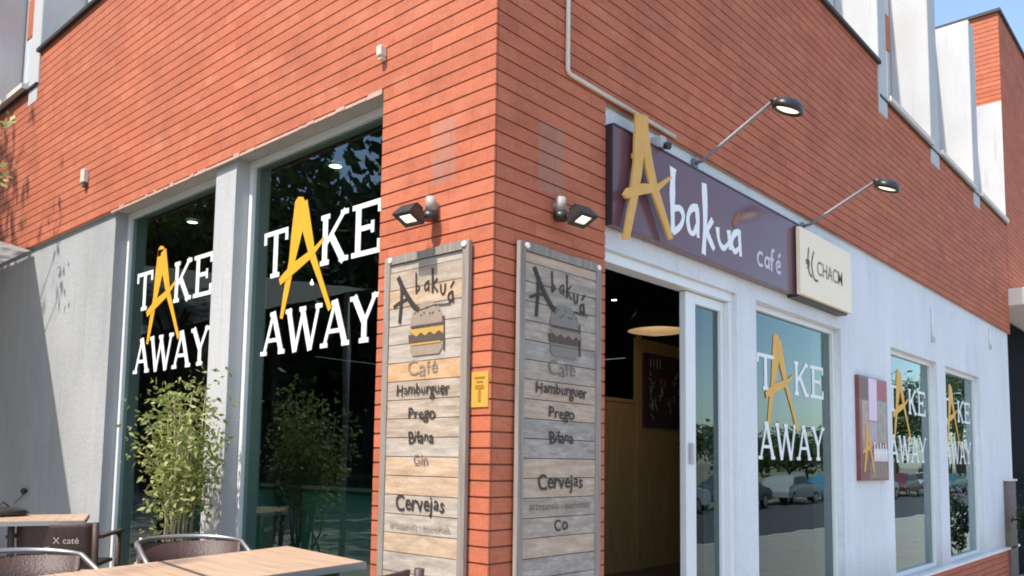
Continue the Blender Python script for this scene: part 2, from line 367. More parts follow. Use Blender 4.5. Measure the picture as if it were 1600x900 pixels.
# slab-serif capitals: list of strokes in a unit box
def glyph(bm, pl, ch, u0, u1, v0, v1, t=0.045, d=0.001):
    W, H = u1 - u0, v1 - v0; th = t * 0.62; s = t * 0.9
    def X(a_): return u0 + a_ * W
    def Y(a_): return v0 + a_ * H
    def st(p, q, w): stroke(bm, pl, [(X(p[0]), Y(p[1])), (X(q[0]), Y(q[1]))], w, d)
    def serif(cx, top, half):
        y = v1 - th / 2 if top else v0 + th / 2
        stroke(bm, pl, [(X(cx) - half, y), (X(cx) + half, y)], th, d)
    if ch == 'T':
        st((.5, 0), (.5, 1), t); serif(.5, False, s * 1.15); stroke(bm, pl, [(u0, v1 - th / 2), (u1, v1 - th / 2)], th, d)
        for e in (u0 + th / 2, u1 - th / 2): stroke(bm, pl, [(e, v1), (e, v1 - H * .26)], th, d)
    elif ch == 'K':
        st((.2, 0), (.2, 1), t); serif(.2, False, s); serif(.2, True, s)
        st((.86, 1), (.24, .42), th); st((.40, .56), (.84, 0), t); serif(.84, True, s * .85); serif(.84, False, s)
    elif ch == 'E':
        st((.22, 0), (.22, 1), t); 
        for y, x1 in ((v1 - th / 2, u1), (v0 + th / 2, u1)): stroke(bm, pl, [(u0, y), (x1, y)], th, d)
        st((.22, .52), (.72, .52), th); stroke(bm, pl, [(X(.72), Y(.63)), (X(.72), Y(.40))], th * .9, d)
        stroke(bm, pl, [(u1 - th / 2, v1), (u1 - th / 2, v1 - H * .24)], th, d); stroke(bm, pl, [(u1 - th / 2, v0), (u1 - th / 2, v0 + H * .26)], th, d)
    elif ch == 'A':
        st((.14, .02), (.5, 1), th); st((.48, 1), (.86, .02), t); st((.28, .34), (.72, .34), th * .9)
        serif(.13, False, s * .9); serif(.86, False, s * .9)
        stroke(bm, pl, [(X(.36), v1 - th / 2), (X(.56), v1 - th / 2)], th, d)
    elif ch == 'W':
        st((.10, 1), (.30, 0), t); st((.30, 0), (.50, .95), th); st((.47, .95), (.70, 0), t); st((.70, 0), (.90, 1), th)
        for c in (.10, .48, .90): serif(c, True, s * .85)
    elif ch == 'Y':
        st((.14, 1), (.5, .42), t); st((.5, .42), (.86, 1), th); st((.5, 0), (.5, .46), t)
        serif(.14, True, s * .85); serif(.86, True, s * .85); serif(.5, False, s * 1.05)
def big_a(bm, pl, T, d=0.004, th=0.002, sc=1.0):
    """brush-painted A; T maps the reference coordinates"""
    def q(pts): return [T(u, v) for u, v in pts]
    left = [(-1.868, 2.850), (-1.885, 2.66), (-1.93, 2.47), (-1.985, 2.27), (-2.03, 2.10)]
    wl = [.105, .125, .072, .060, .034]
    right = [(-1.825, 2.835), (-1.775, 2.66), (-1.70, 2.46), (-1.61, 2.30), (-1.50, 2.10)]
    wr = [.09, .095, .062, .044, .036]
    def dens(p, w):
        return p, w
    stroke(bm, pl, q(left), [x * sc for x in wl], d, th); stroke(bm, pl, q(right), [x * sc for x in wr], d + .001, th)
    stroke(bm, pl, q([(-2.062, 2.345), (-2.0, 2.375), (-1.88, 2.425), (-1.73, 2.475), (-1.66, 2.51), (-1.585, 2.56)]), [x * sc for x in (.05, .06, .07, .055, .035, .02)], d + .002, th)
    prism(bm, pl, q([(-1.925, 2.80), (-1.918, 2.86), (-1.885, 2.884), (-1.83, 2.872), (-1.782, 2.80)]), d, d + .0012)

# ------------------------------------------------------------------ ground and surroundings
GZ = lambda x: 0.0 if x < 2.6 else -0.055 * (min(x, 14) - 2.6)
bm = NB()
xs = [-60, -12, 2.6, 14, 120]
def gsheet(bm, x_list, y0, y1, dz):
    rows = [[bm.verts.new((x, y, GZ(x) + dz)) for x in x_list] for y in (y0, y1)]
    for i in range(len(x_list) - 1): bm.faces.new((rows[0][i], rows[0][i + 1], rows[1][i + 1], rows[1][i]))
rows = [[bm.verts.new((x, y, GZ(x) - 0.16)) for x in (-700, 2.6, 14, 700)] for y in (-700, 700)]
for i in range(3): bm.faces.new((rows[0][i], rows[0][i + 1], rows[1][i + 1], rows[1][i]))
struct(obj("ground", bm, M['earth']))
bm = NB(); gsheet(bm, [-12, 2.6, 14, 120], -6.2, 40, 0.0)
struct(obj("terrace_pavement", bm, M['paving']))
bm = NB(); gsheet(bm, [-60, -12, 2.6, 14, 120], -15.5, -6.4, -0.12); struct(obj("road", bm, M['asphalt']))
bm = NB()
for y0, y1 in ((-6.4, -6.2),):
    for i, (x0, x1) in enumerate(zip([-12, 2.6, 14], [2.6, 14, 120])):
        v = [bm.verts.new(p) for p in ((x0, y0, GZ(x0) - .12), (x1, y0, GZ(x1) - .12), (x1, y0, GZ(x1) + .005), (x0, y0, GZ(x0) + .005), (x0, y1, GZ(x0) + .005), (x1, y1, GZ(x1) + .005))]
        bm.faces.new((v[0], v[1], v[2], v[3])); bm.faces.new((v[3], v[2], v[5], v[4]))
struct(obj("kerb", bm, M['kerb']))

# ------------------------------------------------------------------ the cafe building
bld = thing("cafe_building", "corner cafe building with terracotta brick upper walls over white plaster and large windows", "building", (0, 0, 0))
def brick_wall(bm, side, off, u0, u1, z0, z1, sgn=1, caps=True, jd=0.008):
    """sheet of courses: faces at off, joints recessed; side 'L' plane x=off facing -x with u=y, 'R' plane y=off facing -y with u=x"""
    h = COURSE; k0 = int(math.floor((z0 - 0.03) / h + 1e-6)); k1 = int(math.ceil((z1 - 0.03) / h))
    prof = []
    for k in range(k0, k1 + 1):
        zb = 0.03 + k * h
        a_, b_ = zb + 0.0045, zb + h - 0.0045
        lo, hi = max(a_, z0), min(b_, z1)
        if hi > lo: prof.append((lo, hi))
    def pt(u, z, d): return (off + d, u, z) if side == 'L' else (u, off + d, z)
    def quad(a_, b_, c_, d_, mi):
        vs = [bm.verts.new(p) for p in (a_, b_, c_, d_)]
        if side == 'L': vs = vs[::-1]
        f = bm.faces.new(vs); f.material_index = mi
    prev = z0
    for lo, hi in prof:
        if lo > prev:
            quad(pt(u0, prev, jd), pt(u1, prev, jd), pt(u1, lo, jd), pt(u0, lo, jd), 1)
        quad(pt(u0, lo, jd), pt(u1, lo, jd), pt(u1, lo, 0), pt(u0, lo, 0), 0)
        quad(pt(u0, lo, 0), pt(u1, lo, 0), pt(u1, hi, 0), pt(u0, hi, 0), 0)
        quad(pt(u0, hi, 0), pt(u1, hi, 0), pt(u1, hi, jd), pt(u0, hi, jd), 0)
        for u in (u0, u1): quad(pt(u, lo, 0), pt(u, lo, jd + .004), pt(u, hi, jd + .004), pt(u, hi, 0), 0)
        prev = hi
    if z1 > prev: quad(pt(u0, prev, jd), pt(u1, prev, jd), pt(u1, z1, jd), pt(u0, z1, jd), 1)
BR = [M['brick'], M['joint']]
YL = 13.0        # left wall runs back to here
bm = NB()
brick_wall(bm, 'L', 0, 0.0, 0.85, -0.2, 3.24)
brick_wall(bm, 'L', 0, 0.0, 6.36, 3.24, 5.285)
brick_wall(bm, 'L', 0, 6.36, YL, 3.24, 4.95)
obj("brick_wall", bm, BR, bld, label="sunlit terracotta brick wall on the left side of the corner")
bm = NB()
brick_wall(bm, 'R', 0, 0.016, 0.92, -0.2, 3.24)
brick_wall(bm, 'R', 0, 0.016, 5.69, 3.24, 5.285)
brick_wall(bm, 'R', 0, 5.69, 11.66, 3.24, 4.95)
obj("brick_wall", bm, BR, bld, label="shaded terracotta brick wall on the right side of the corner")
bm = NB(); brick_wall(bm, 'R', -0.006, 2.6, 11.60, -0.9, 0.03); box(bm, 2.6, 11.60, 0.006, .3, -.9, .028)
obj("plinth", bm, BR, bld, label="low brick plinth below the white wall")
# backing masonry
bm = NB()
box(bm, .012, .30, .012, .85, -.3, 3.2398)
box(bm, .012, .30, .3005, 11.0, 3.24, 4.94); box(bm, .012, .2, .012, 6.36, 4.9405, 5.28)
box(bm, .3005, .92, .012, .30, -.3, 3.2398); box(bm, .3005, 11.66, .012, .30, 3.24, 4.94); box(bm, .012, .30, .012, .30, 3.24, 4.94)
box(bm, .2005, 5.69, .012, .2, 4.9405, 5.28)
box(bm, .012, .30, 11.0, YL, 3.24, 4.94)
obj("core_wall", bm, M['reveal'], bld)
# plaster walls
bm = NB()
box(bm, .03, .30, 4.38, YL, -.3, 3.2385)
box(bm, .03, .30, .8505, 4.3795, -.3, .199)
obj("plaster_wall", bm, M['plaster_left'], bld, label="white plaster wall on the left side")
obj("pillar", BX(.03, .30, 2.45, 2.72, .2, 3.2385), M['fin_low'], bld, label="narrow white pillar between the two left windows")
bm = NB()
T_ = 3.2385; HD = 2.41; WB = .06
box(bm, .9205, 11.6, .03, .30, HD, T_)
for x0, x1, z0 in ((2.58, 2.89, WB), (4.60, 5.98, WB), (7.65, 8.02, WB), (9.70, 11.6, WB)): box(bm, x0, x1, .03, .30, z0, HD - .0005)
box(bm, 2.58, 11.6, .03, .30, .0305, WB - .0005)
obj("plaster_wall", bm, M['plaster'], bld, label="rough white plaster wall on the right side")
# sills: thin pale strip under the street side windows
# chipped mortar drips on the left lintel edge
bm = NB()
box(bm, -.004, .012, .86, 4.40, 3.222, 3.2395)
y = .86; rl = random.Random(2)
while y < 4.3:
    l = rl.uniform(.02, .13); h_ = rl.uniform(.004, .018)
    if rl.random() < .55: box(bm, -.006 - rl.random() * .004, -.0042, y, y + l, 3.226 - h_ * .5, 3.232 + rl.uniform(0, .018))
    y += l + rl.uniform(.0, .09)
obj("lintel_edge", bm, flat('mortar_edge', (.50, .34, .27), .9, 0, .3, 9, .5), bld)
# interior shell
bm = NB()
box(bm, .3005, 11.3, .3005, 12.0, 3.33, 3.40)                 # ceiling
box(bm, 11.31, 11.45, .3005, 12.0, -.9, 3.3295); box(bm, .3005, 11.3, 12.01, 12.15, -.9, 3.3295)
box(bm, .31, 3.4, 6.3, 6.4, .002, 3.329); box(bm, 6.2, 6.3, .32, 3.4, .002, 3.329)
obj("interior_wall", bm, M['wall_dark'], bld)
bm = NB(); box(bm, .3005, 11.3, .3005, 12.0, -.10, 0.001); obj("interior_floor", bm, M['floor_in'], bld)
bm = NB(); box(bm, .3005, 13, .3005, YL, 4.90, 4.939); obj("roof", bm, M['coping'], bld)
# copings of the parapets
bm = NB()
box(bm, -.035, .22, -.035, 6.40, 5.2855, 5.32); box(bm, .2205, 5.72, -.035, .22, 5.2855, 5.32)
obj("coping", bm, M['coping'], bld, label="dark metal coping on the taller corner parapet")
bm = NB()
box(bm, -.02, .3, 6.401, YL, 4.9505, 4.975); box(bm, 5.721, 11.66, -.02, .3, 4.9505, 4.975)
obj("coping", bm, M['coping'], bld, label="dark strip under the pale ledge")
for y0, y1 in ((6.66, 8.3), (8.6, YL)): obj("ledge", BX(-.07, .41, y0, y1, 4.9755, 5.03), M['slab'], bld)
for x0, x1 in ((5.96, 7.55), (7.90, 9.60), (9.93, 11.655)): obj("ledge", BX(x0, x1, -.05, .41, 4.9755, 5.03), M['slab'], bld)
# upper storey set back behind fins
TOPZ = 7.42
obj("upper_wall", BX(.42, .70, 5.0, YL, 4.94, TOPZ), M['upper'], bld); obj("upper_wall", BX(4.0, 11.66, .42, .70, 4.94, TOPZ), M['upper'], bld)
for y0, y1, z0, z1 in ((8.72, 10.2, 5.05, 5.45), (6.72, 8.2, 5.05, 5.45), (6.72, 8.2, 6.2, 6.7), (8.72, 10.2, 6.2, 6.7)): obj("brick_panel", BX(.408, .4195, y0, y1, z0, z1), M['brick'], bld)
for x0, x1, z0, z1 in ((6.0, 7.5, 5.05, 5.5), (7.95, 9.58, 5.05, 5.5), (9.95, 11.64, 5.05, 5.5), (6.0, 7.5, 6.25, 6.7)): obj("brick_panel", BX(x0, x1, .408, .4195, z0, z1), M['brick'], bld)
def fin_L(y0, y1): 
    bm = NB(); box(bm, -.012 + .01, .4195, y0, y1, 4.78, TOPZ - .002); o = obj("fin", bm, M['upper'], bld, bevel=.012)
for a0, a1 in ((6.401, 6.66), (8.30, 8.60)): fin_L(a0, a1)
for a0, a1 in ((5.70, 5.96), (7.55, 7.90), (9.60, 9.93)):
    bm = NB(); box(bm, a0, a1, -.012, .4195, 4.78, TOPZ - .002); obj("fin", bm, M['upper'], bld, bevel=.012)
for (x0, x1) in ((6.15, 7.35),):
    f = obj("upper_window", BX(x0, x1, .395, .4195, 5.55, 6.2), M['frame'], bld)
    obj("pane", BX(x0 + .06, x1 - .06, .388, .3945, 5.60, 6.15), M['win_blue'], f)
for (y0, y1) in ((6.85, 8.1),):
    f = obj("upper_window", BX(.395, .4195, y0, y1, 5.55, 6.15), M['frame'], bld)
    obj("pane", BX(.388, .3945, y0 + .06, y1 - .06, 5.60, 6.10), M['win_blue'], f)
bm = NB(); tube(bm, [(7.97, .36, 5.03), (7.97, .36, 7.3)], .04); obj("rain_pipe", bm, M['grey_box'], bld)

# windows -------------------------------------------------------------
def window(pl_side, a0, a1, z0, z1, off, fw, mat, sill=False, letters=True, flip=False):
    """opening from a0 to a1 along the wall"""
    def B(bm, u0, u1, z0_, z1_, d0, d1):
        if pl_side == 'L': box(bm, off + d0, off + d1, u0, u1, z0_, z1_)
        else: box(bm, u0, u1, off + d0, off + d1, z0_, z1_)
    bm = NB()
    B(bm, a0 + .001, a0 + fw, z0, z1, -.03, .03); B(bm, a1 - fw, a1 - .001, z0, z1, -.03, .03)
    B(bm, a0 + fw + .0005, a1 - fw - .0005, z1 - fw, z1, -.03, .03); B(bm, a0 + fw + .0005, a1 - fw - .0005, z0, z0 + fw, -.03, .03)
    f = obj("window", bm, M['frame'], bld, bevel=.004)
    bm = NB()
    # single sheet so that the reflection has one surface only
    if pl_side == 'L':
        vs = [bm.verts.new(p) for p in ((off, a0 + fw, z0 + fw), (off, a1 - fw, z0 + fw), (off, a1 - fw, z1 - fw), (off, a0 + fw, z1 - fw))]
    else:
        vs = [bm.verts.new(p) for p in ((a0 + fw, off, z0 + fw), (a1 - fw, off, z0 + fw), (a1 - fw, off, z1 - fw), (a0 + fw, off, z1 - fw))]
    bm.faces.new(vs); obj("pane", bm, mat, f)
    return f
def lettering(f, side, off, T, t, sc=1.0):
    pl = Plane(side, off)
    bm = NB()
    def g(ch, u0, u1, v0, v1, tt):
        a_, b_ = T(u0, v0); c_, d_ = T(u1, v1); glyph(bm, pl, ch, a_, c_, b_, d_, tt)
    g('T', -2.268, -1.985, 2.385, 2.705, t); g('K', -1.635, -1.335, 2.385, 2.705, t); g('E', -1.305, -1.035, 2.385, 2.705, t)
    for ch, u0, u1 in (('A', -2.262, -1.975), ('W', -1.985, -1.575), ('A', -1.592, -1.298), ('Y', -1.305, -1.022)): g(ch, u0, u1, 1.868, 2.152, t * .92)
    obj("lettering", bm, M['vinyl'], f, label="white words TAKE AWAY on the glass")
    bm = NB(); big_a(bm, pl, (lambda u, v: (T(u, v)[0] - .075, T(u, v)[1])) if side == 'R' else T, .0022, .0008, sc); obj("painted_letter", bm, M['orange'], f, label="large amber brush-painted letter A")
OL = .16; OR_ = .12
f = window('L', .85, 2.45, .20, 3.2385, OL, .045, M['glass']); lettering(f, 'L', OL, lambda u, v: (u, v), .05)
f = window('L', 2.72, 4.38, .20, 3.2385, OL, .045, M['glass'])
lettering(f, 'L', OL, lambda u, v: (u - 1.925, v - (.006)), .05)
def TR(xr):
    def T(u, v):
        uu = xr - 1.52 + (u + 2.268) * 1.065
        vv = (2.048 - (2.705 - v) * .875) if v > 2.25 else (1.235 + (v - 1.868) * 1.01)
        if v > 2.705: vv = 2.048 + (v - 2.705) * 1.05
        elif 2.152 < v < 2.385:
            vv = 1.522 + (v - 2.152) / (2.385 - 2.152) * (1.768 - 1.522)
        return (uu, vv)
    return T
f = window('R', 2.89, 4.60, WB, HD - .0005, OR_, .045, M['glass_street']); lettering(f, 'R', OR_, TR(4.60), .046, 1.0)
f = window('R', 5.98, 7.65, WB, HD - .0005, OR_, .045, M['glass_street']); lettering(f, 'R', OR_, TR(7.67), .046, 1.0)
f = window('R', 8.02, 9.70, WB, HD - .0005, OR_, .045, M['glass_street']); lettering(f, 'R', OR_, TR(9.73), .046, 1.0)
# projecting sill of the street windows
bm = NB(); box(bm, 5.9, 11.6, -.035, .0295, .0305, .062); obj("sill", bm, M['frame'], bld)
# doorway
bm = NB()
box(bm, .9205, 2.5795, .06, .17, 2.345, 2.4095); box(bm, 2.52, 2.5795, .06, .17, 0, 2.3445)
obj("door_frame", bm, M['frame'], bld, bevel=.005)
bm = NB()
box(bm, 1.985, 2.115, .10, .15, .01, 2.34); box(bm, 2.475, 2.5195, .10, .15, .01, 2.34)
box(bm, 2.1155, 2.4745, .10, .15, 2.27, 2.34); box(bm, 2.1155, 2.4745, .10, .15, .01, .12)
door = obj("sliding_door", bm, M['frame'], bld, bevel=.005)
bm = NB(); bm.faces.new([bm.verts.new(p) for p in ((2.1155, .125, .12), (2.4745, .125, .12), (2.4745, .125, 2.27), (2.1155, .125, 2.27))]); obj("pane", bm, M['glass_street'], door)
bm = NB(); box(bm, 2.012, 2.046, .072, .0995, 1.19, 1.33); obj("handle", bm, M['grey_box'], door, bevel=.006)

# neighbouring tower ----------------------------------------------------
tw = thing("brick_tower_building", "taller brick block with white band rising past the far right end of the cafe wall", "building", (11.66, 0, 0))
bm = NB()
brick_wall(bm, 'R', -.004, 11.665, 18.0, 3.95, 8.42)
brick_wall(bm, 'L', 11.662, -.004, 6.0, 6.955, 8.42)
obj("brick_wall", bm, BR, tw, world=True)
bm = NB(); box(bm, 11.6701, 18, .008, 6.0, 3.95, 8.41); obj("core_wall", bm, M['upper'], tw, world=True)
bm = NB(); box(bm, 11.655, 11.67, -.002, 6.0, 4.98, 6.9545); obj("white_band", bm, M['upper'], tw, world=True)
bm = NB(); box(bm, 11.62, 18.05, -.04, 6.0, 8.421, 8.47); obj("coping", bm, M['coping'], tw, world=True)
bm = NB(); box(bm, 11.63, 18, -.95, .3, 3.68, 3.945); obj("canopy", bm, M['slab'], tw, world=True, bevel=.01)
bm = NB(); box(bm, 11.62, 18, .31, .6, -.9, 3.675); box(bm, 11.602, 11.66, .02, .305, -.9, 3.675); obj("porch_shade", bm, M['dark_opening'], tw, world=True)  # dark sheets painted as the shade inside the open porch
bm = NB(); box(bm, 11.9, 18, .20, .24, .92, .96); box(bm, 11.9, 11.95, .20, .24, -.5, .9195); obj("railing", bm, M['dark_opening'], tw, world=True)
pil = thing("stone_post", "short brown stone post at the far end of the white wall", "post", (11.15, -.12, 0))
bm = NB(); box(bm, 10.95, 11.45, -.035, .029, -.5, 1.0); obj("shaft", bm, M['stone'], pil, world=True, bevel=.01)
bm = NB(); box(bm, 10.93, 11.47, -.055, .029, 1.0005, 1.03); obj("cap", bm, M['slab'], pil, world=True, bevel=.006)

# ------------------------------------------------------------------ foliage helpers
def leaves(bm, n, cen, rad, ls, lw=0.45, clumps=0, droop=0.3, fill=0.75, seed=1, zmin=None):
    rnd = random.Random(seed)
    cl = []
    for _ in range(clumps):
        while True:
            p = Vector((rnd.uniform(-1, 1), rnd.uniform(-1, 1), rnd.uniform(-1, 1)))
            if p.length < 1: break
        cl.append((p * .82, rnd.uniform(.16, .38)))
    for i in range(n):
        if cl:
            c, r_ = rnd.choice(cl); q = c + Vector([rnd.gauss(0, r_ * .6) for _ in range(3)])
        else:
            q = Vector((rnd.gauss(0, .5), rnd.gauss(0, .5), rnd.gauss(0, .5)))
        p = Vector((cen[0] + q.x * rad[0], cen[1] + q.y * rad[1], cen[2] + q.z * rad[2]))
        if zmin is not None and p.z < zmin: continue
        d = Vector((rnd.uniform(-1, 1), rnd.uniform(-1, 1), rnd.uniform(-1, .6) - droop)).normalized()
        s = d.cross(Vector((rnd.uniform(-1, 1), rnd.uniform(-1, 1), rnd.uniform(-1, 1)))).normalized()
        L_ = ls * rnd.uniform(.6, 1.35); W_ = L_ * lw
        m_ = p + d * L_ * .5
        bm.faces.new([bm.verts.new(v) for v in (p, m_ + s * W_ / 2, p + d * L_, m_ - s * W_ / 2)])
def tree(loc, h, rad, seed, label, mat='leaf', n=2600, ls=.22, group=None, name="broadleaf_tree", trunk_h=None):
    rnd = random.Random(seed); t = thing(name, label, "tree", loc, rnd.uniform(0, 6), group)
    th = trunk_h or h * .35
    bm = NB(); top = Vector((rnd.uniform(-.3, .3), rnd.uniform(-.3, .3), th))
    tube(bm, [(0, 0, -.3), (top.x * .4, top.y * .4, th * .5), top], [h * .028, h * .022, h * .018])
    for k in range(6):
        a_ = k * 1.05 + rnd.random(); e = Vector((math.cos(a_) * rad * .55, math.sin(a_) * rad * .55, h * rnd.uniform(.62, .85)))
        mid = (top + e) / 2 + Vector((0, 0, -.2)); tube(bm, [top, mid, e], [h * .013, h * .009, h * .004], 6)
    obj("trunk", bm, M['bark'], t)
    bm = NB(); leaves(bm, n, (0, 0, h * .66), (rad, rad, h * .36), ls, .55, 26, .2, seed=seed); obj("crown", bm, M[mat], t)
    return t

# trees reflected in the windows
G1 = "trees across the street seen only as reflections"
k = 0
for i in range(20):
    x = 8 + i * 4.7 + random.uniform(-1, 1); y = -19.5 + random.uniform(-1.5, 1.5)
    tree((x, y, -.8), random.uniform(3.8, 5.0) if i < 13 else 9 + (i - 13) * 1.2, random.uniform(2.3, 3.1), 40 + i, "leafy street tree across the road, mirrored in the right hand windows", 'leaf', 1700, .34, G1)
G2 = "trees beyond the terrace seen only as reflections"
for i in range(16):
    x = -9.5 - (i % 2) * 3.5 + random.uniform(-1, 1); y = 2 + i * 2.3
    tree((x, y, -.1), random.uniform(8.5, 10.5), random.uniform(2.6, 3.3), 70 + i, "tall dark tree beyond the terrace, mirrored in the left hand windows", 'leaf_dark', 1900, .40, G2)

hg = thing("sky_blocking_hedge", "unseen tall dark hedge added to block sky reflections in the left hand windows", "hedge", (-16, 24, -.1))  # unseen hedge added behind the trees so the panes mirror no sky
bm = NB(); rndh = random.Random(5)
for i in range(15000):
    p = Vector((rndh.uniform(-.9, .9), rndh.uniform(-24, 24), rndh.random() ** .8 * (12.0 + math.sin(i * .37) * .5)))
    d = Vector((rndh.uniform(-1, 1), rndh.uniform(-1, 1), rndh.uniform(-1, .6))).normalized(); s_ = d.cross(Vector((rndh.uniform(-1, 1), rndh.uniform(-1, 1), rndh.uniform(-1, 1)))).normalized(); L_ = rndh.uniform(.3, .6)
    bm.faces.new([bm.verts.new(v) for v in (p, p + d * L_ * .5 + s_ * L_ * .3, p + d * L_, p + d * L_ * .5 - s_ * L_ * .3)])
obj("foliage", bm, M['leaf_dark'], hg)
bm = NB(); box(bm, -.5, .5, -24, 24, 0, 11.3); obj("inner_block", bm, M['leaf_dark'], hg)  # solid block closing the hedge's gaps against the sky
# parked cars, seen mirrored in the street windows
def car(name, label, col, loc, rz):
    t = thing(name, label, "car", loc, rz, "parked cars mirrored in the windows")
    paint = flat("car_paint", col, .22, .0, .03, spec=.6)
    prof = [(-2.1, .35), (-2.12, .62), (-2.0, .86), (-1.75, .95), (-1.35, 1.02), (-.85, 1.40), (-.2, 1.46), (.55, 1.42), (1.15, 1.02), (1.85, .90), (2.1, .72), (2.12, .35)]
    bm = NB(); rows = []
    for yy, s, zi in ((-.86, .97, 0), (-.80, 1, 0), (.80, 1, 0), (.86, .97, 0)):
        rows.append([bm.verts.new((x * s, yy * (1 - max(0, z - .95) * .32), z if abs(yy) < .85 else z * .985)) for x, z in prof])
    for A, B in zip(rows, rows[1:]):
        for i in range(len(prof)): bm.faces.new((A[i], A[(i + 1) % len(prof)], B[(i + 1) % len(prof)], B[i]))
    bm.faces.new(rows[0][::-1]); bm.faces.new(rows[-1]); bmesh.ops.recalc_face_normals(bm, faces=bm.faces)
    body = obj("body", bm, paint, t, bevel=.03)
    bm = NB()
    for s in (-1, 1):
        q = [(-1.2, 1.04), (-.78, 1.34), (.45, 1.36), (.98, 1.04)]
        vs = [bm.verts.new((x, s * (.865 * (1 - max(0, z - .95) * .32) + .012), z)) for x, z in q]; bm.faces.new(vs)
    obj("side_window", bm, M['black'], t)
    bm = NB(); bm.faces.new([bm.verts.new(v) for v in ((.62, -.68, 1.40), (.62, .68, 1.40), (1.17, .78, 1.04), (1.17, -.78, 1.04))]); obj("windscreen", bm, M['black'], t)
    for x in (-1.3, 1.32):
        for s in (-1, 1):
            bm = NB(); tube(bm, [(x, s * .70, .32), (x, s * .885, .32)], .32, 20); wh = obj("wheel", bm, M['tyre'], t)
            bm = NB(); tube(bm, [(x, s * .886, .32), (x, s * .90, .32)], .20, 12); obj("rim", bm, M['alu'], wh)
    for s in (-1, 1): obj("headlight", BX(2.06, 2.14, s * .62 - .14, s * .62 + .14, .62, .74), M['frame'], t, bevel=.02)
    return t
cols = [((.08, .25, .30), "teal"), ((.62, .62, .62), "white"), ((.05, .06, .08), "black"), ((.30, .31, .32), "silver"), ((.04, .16, .26), "blue"), ((.55, .56, .56), "pale grey"), ((.10, .03, .03), "dark red"), ((.40, .42, .44), "light metallic"), ((.03, .09, .10), "dark green")]
ords = ["first", "second", "third", "fourth", "fifth", "sixth", "seventh", "eighth", "ninth"]
for i, (c, nm) in enumerate(cols):
    x = 19 + i * 5.9; car("parked_car", "%s car, %s of the parked row mirrored in the street windows" % (nm, ords[i]), c, (x, -14.0, GZ(x) - .12), R(random.choice((0, 180)) + random.uniform(-2, 2)))

# ------------------------------------------------------------------ wall signs
PY = -.038
sgn = thing("cafe_sign", "long glossy plum sign with white brush lettering Abakuá café over the door", "sign", (2.3, -.05, 2.53))
bm = NB(); box(bm, .935, 3.60, PY, .029, 2.53, 3.105); obj("panel", bm, M['plum'], sgn, world=True, bevel=.003)
bm = NB(); box(bm, .926, .9345, PY - .004, .029, 2.525, 3.11); box(bm, .9455, 3.60, PY - .004, .029, 3.1055, 3.117); obj("edge_trim", bm, M['plum_edge'], sgn, world=True)
pl = Plane('R', PY - .001)
bm = NB(); W_ = .052
def S(p, w=W_, it=2, mi=0, tp=True):
    q = smooth_pts(p, it); n = len(q); w = w * 1.22
    ws = [w * (0.88 + .12 * math.sin(i * .8 + p[0][0] * 9)) * (1 if not tp else (1 - .35 * (i / n))) for i in range(n)]
    stroke(bm, pl, q, ws, 0, .002, mi)
S([(1.589, 3.035), (1.582, 2.90), (1.579, 2.832), (1.586, 2.617)], .065)
S([(1.594, 2.777), (1.673, 2.80), (1.719, 2.765), (1.694, 2.691), (1.586, 2.617)], .045)
S([(1.90, 2.856), (1.813, 2.834), (1.76, 2.757), (1.788, 2.667), (1.847, 2.665), (1.888, 2.738)], .045); S([(1.888, 2.855), (1.897, 2.76), (1.900, 2.655)], .048)
S([(1.985, 3.04), (2.0, 2.813), (1.972, 2.560)], .062); S([(2.096, 2.82), (2.0, 2.715)], .04, 1); S([(2.006, 2.735), (2.04, 2.69), (2.115, 2.62)], .05, 1)
S([(2.165, 2.785), (2.180, 2.691), (2.25, 2.645), (2.332, 2.715)], .044); S([(2.328, 2.80), (2.348, 2.665)], .05, 1)
S([(2.488, 2.824), (2.403, 2.796), (2.36, 2.715), (2.414, 2.654), (2.491, 2.716)], .045); S([(2.482, 2.835), (2.504, 2.65)], .05, 1)
obj("lettering", bm, M['vinyl'], sgn, world=True, label="white brush-written letters bakuá")
bm = NB(); S([(2.40, 2.85), (2.44, 2.90), (2.50, 2.945)], .055, 1); obj("accent_mark", bm, M['brownink'], sgn, world=True)
bm = NB()
for p in ([(2.86, 2.735), (2.80, 2.745), (2.765, 2.69), (2.80, 2.64), (2.86, 2.655)], [(2.965, 2.72), (2.915, 2.728), (2.89, 2.68), (2.92, 2.645), (2.96, 2.67)], [(2.965, 2.735), (2.968, 2.64)],
          [(3.06, 2.80), (3.02, 2.80), (3.01, 2.74), (3.01, 2.635)], [(2.985, 2.725), (3.05, 2.730)], [(3.10, 2.69), (3.17, 2.70), (3.155, 2.735), (3.11, 2.73), (3.09, 2.68), (3.12, 2.645), (3.175, 2.655)], [(3.13, 2.765), (3.17, 2.80)]):
    q = smooth_pts(p, 1); stroke(bm, pl, q, .024, 0, .002)
obj("small_lettering", bm, M['pinkish'], sgn, world=True, label="thin pale word café")
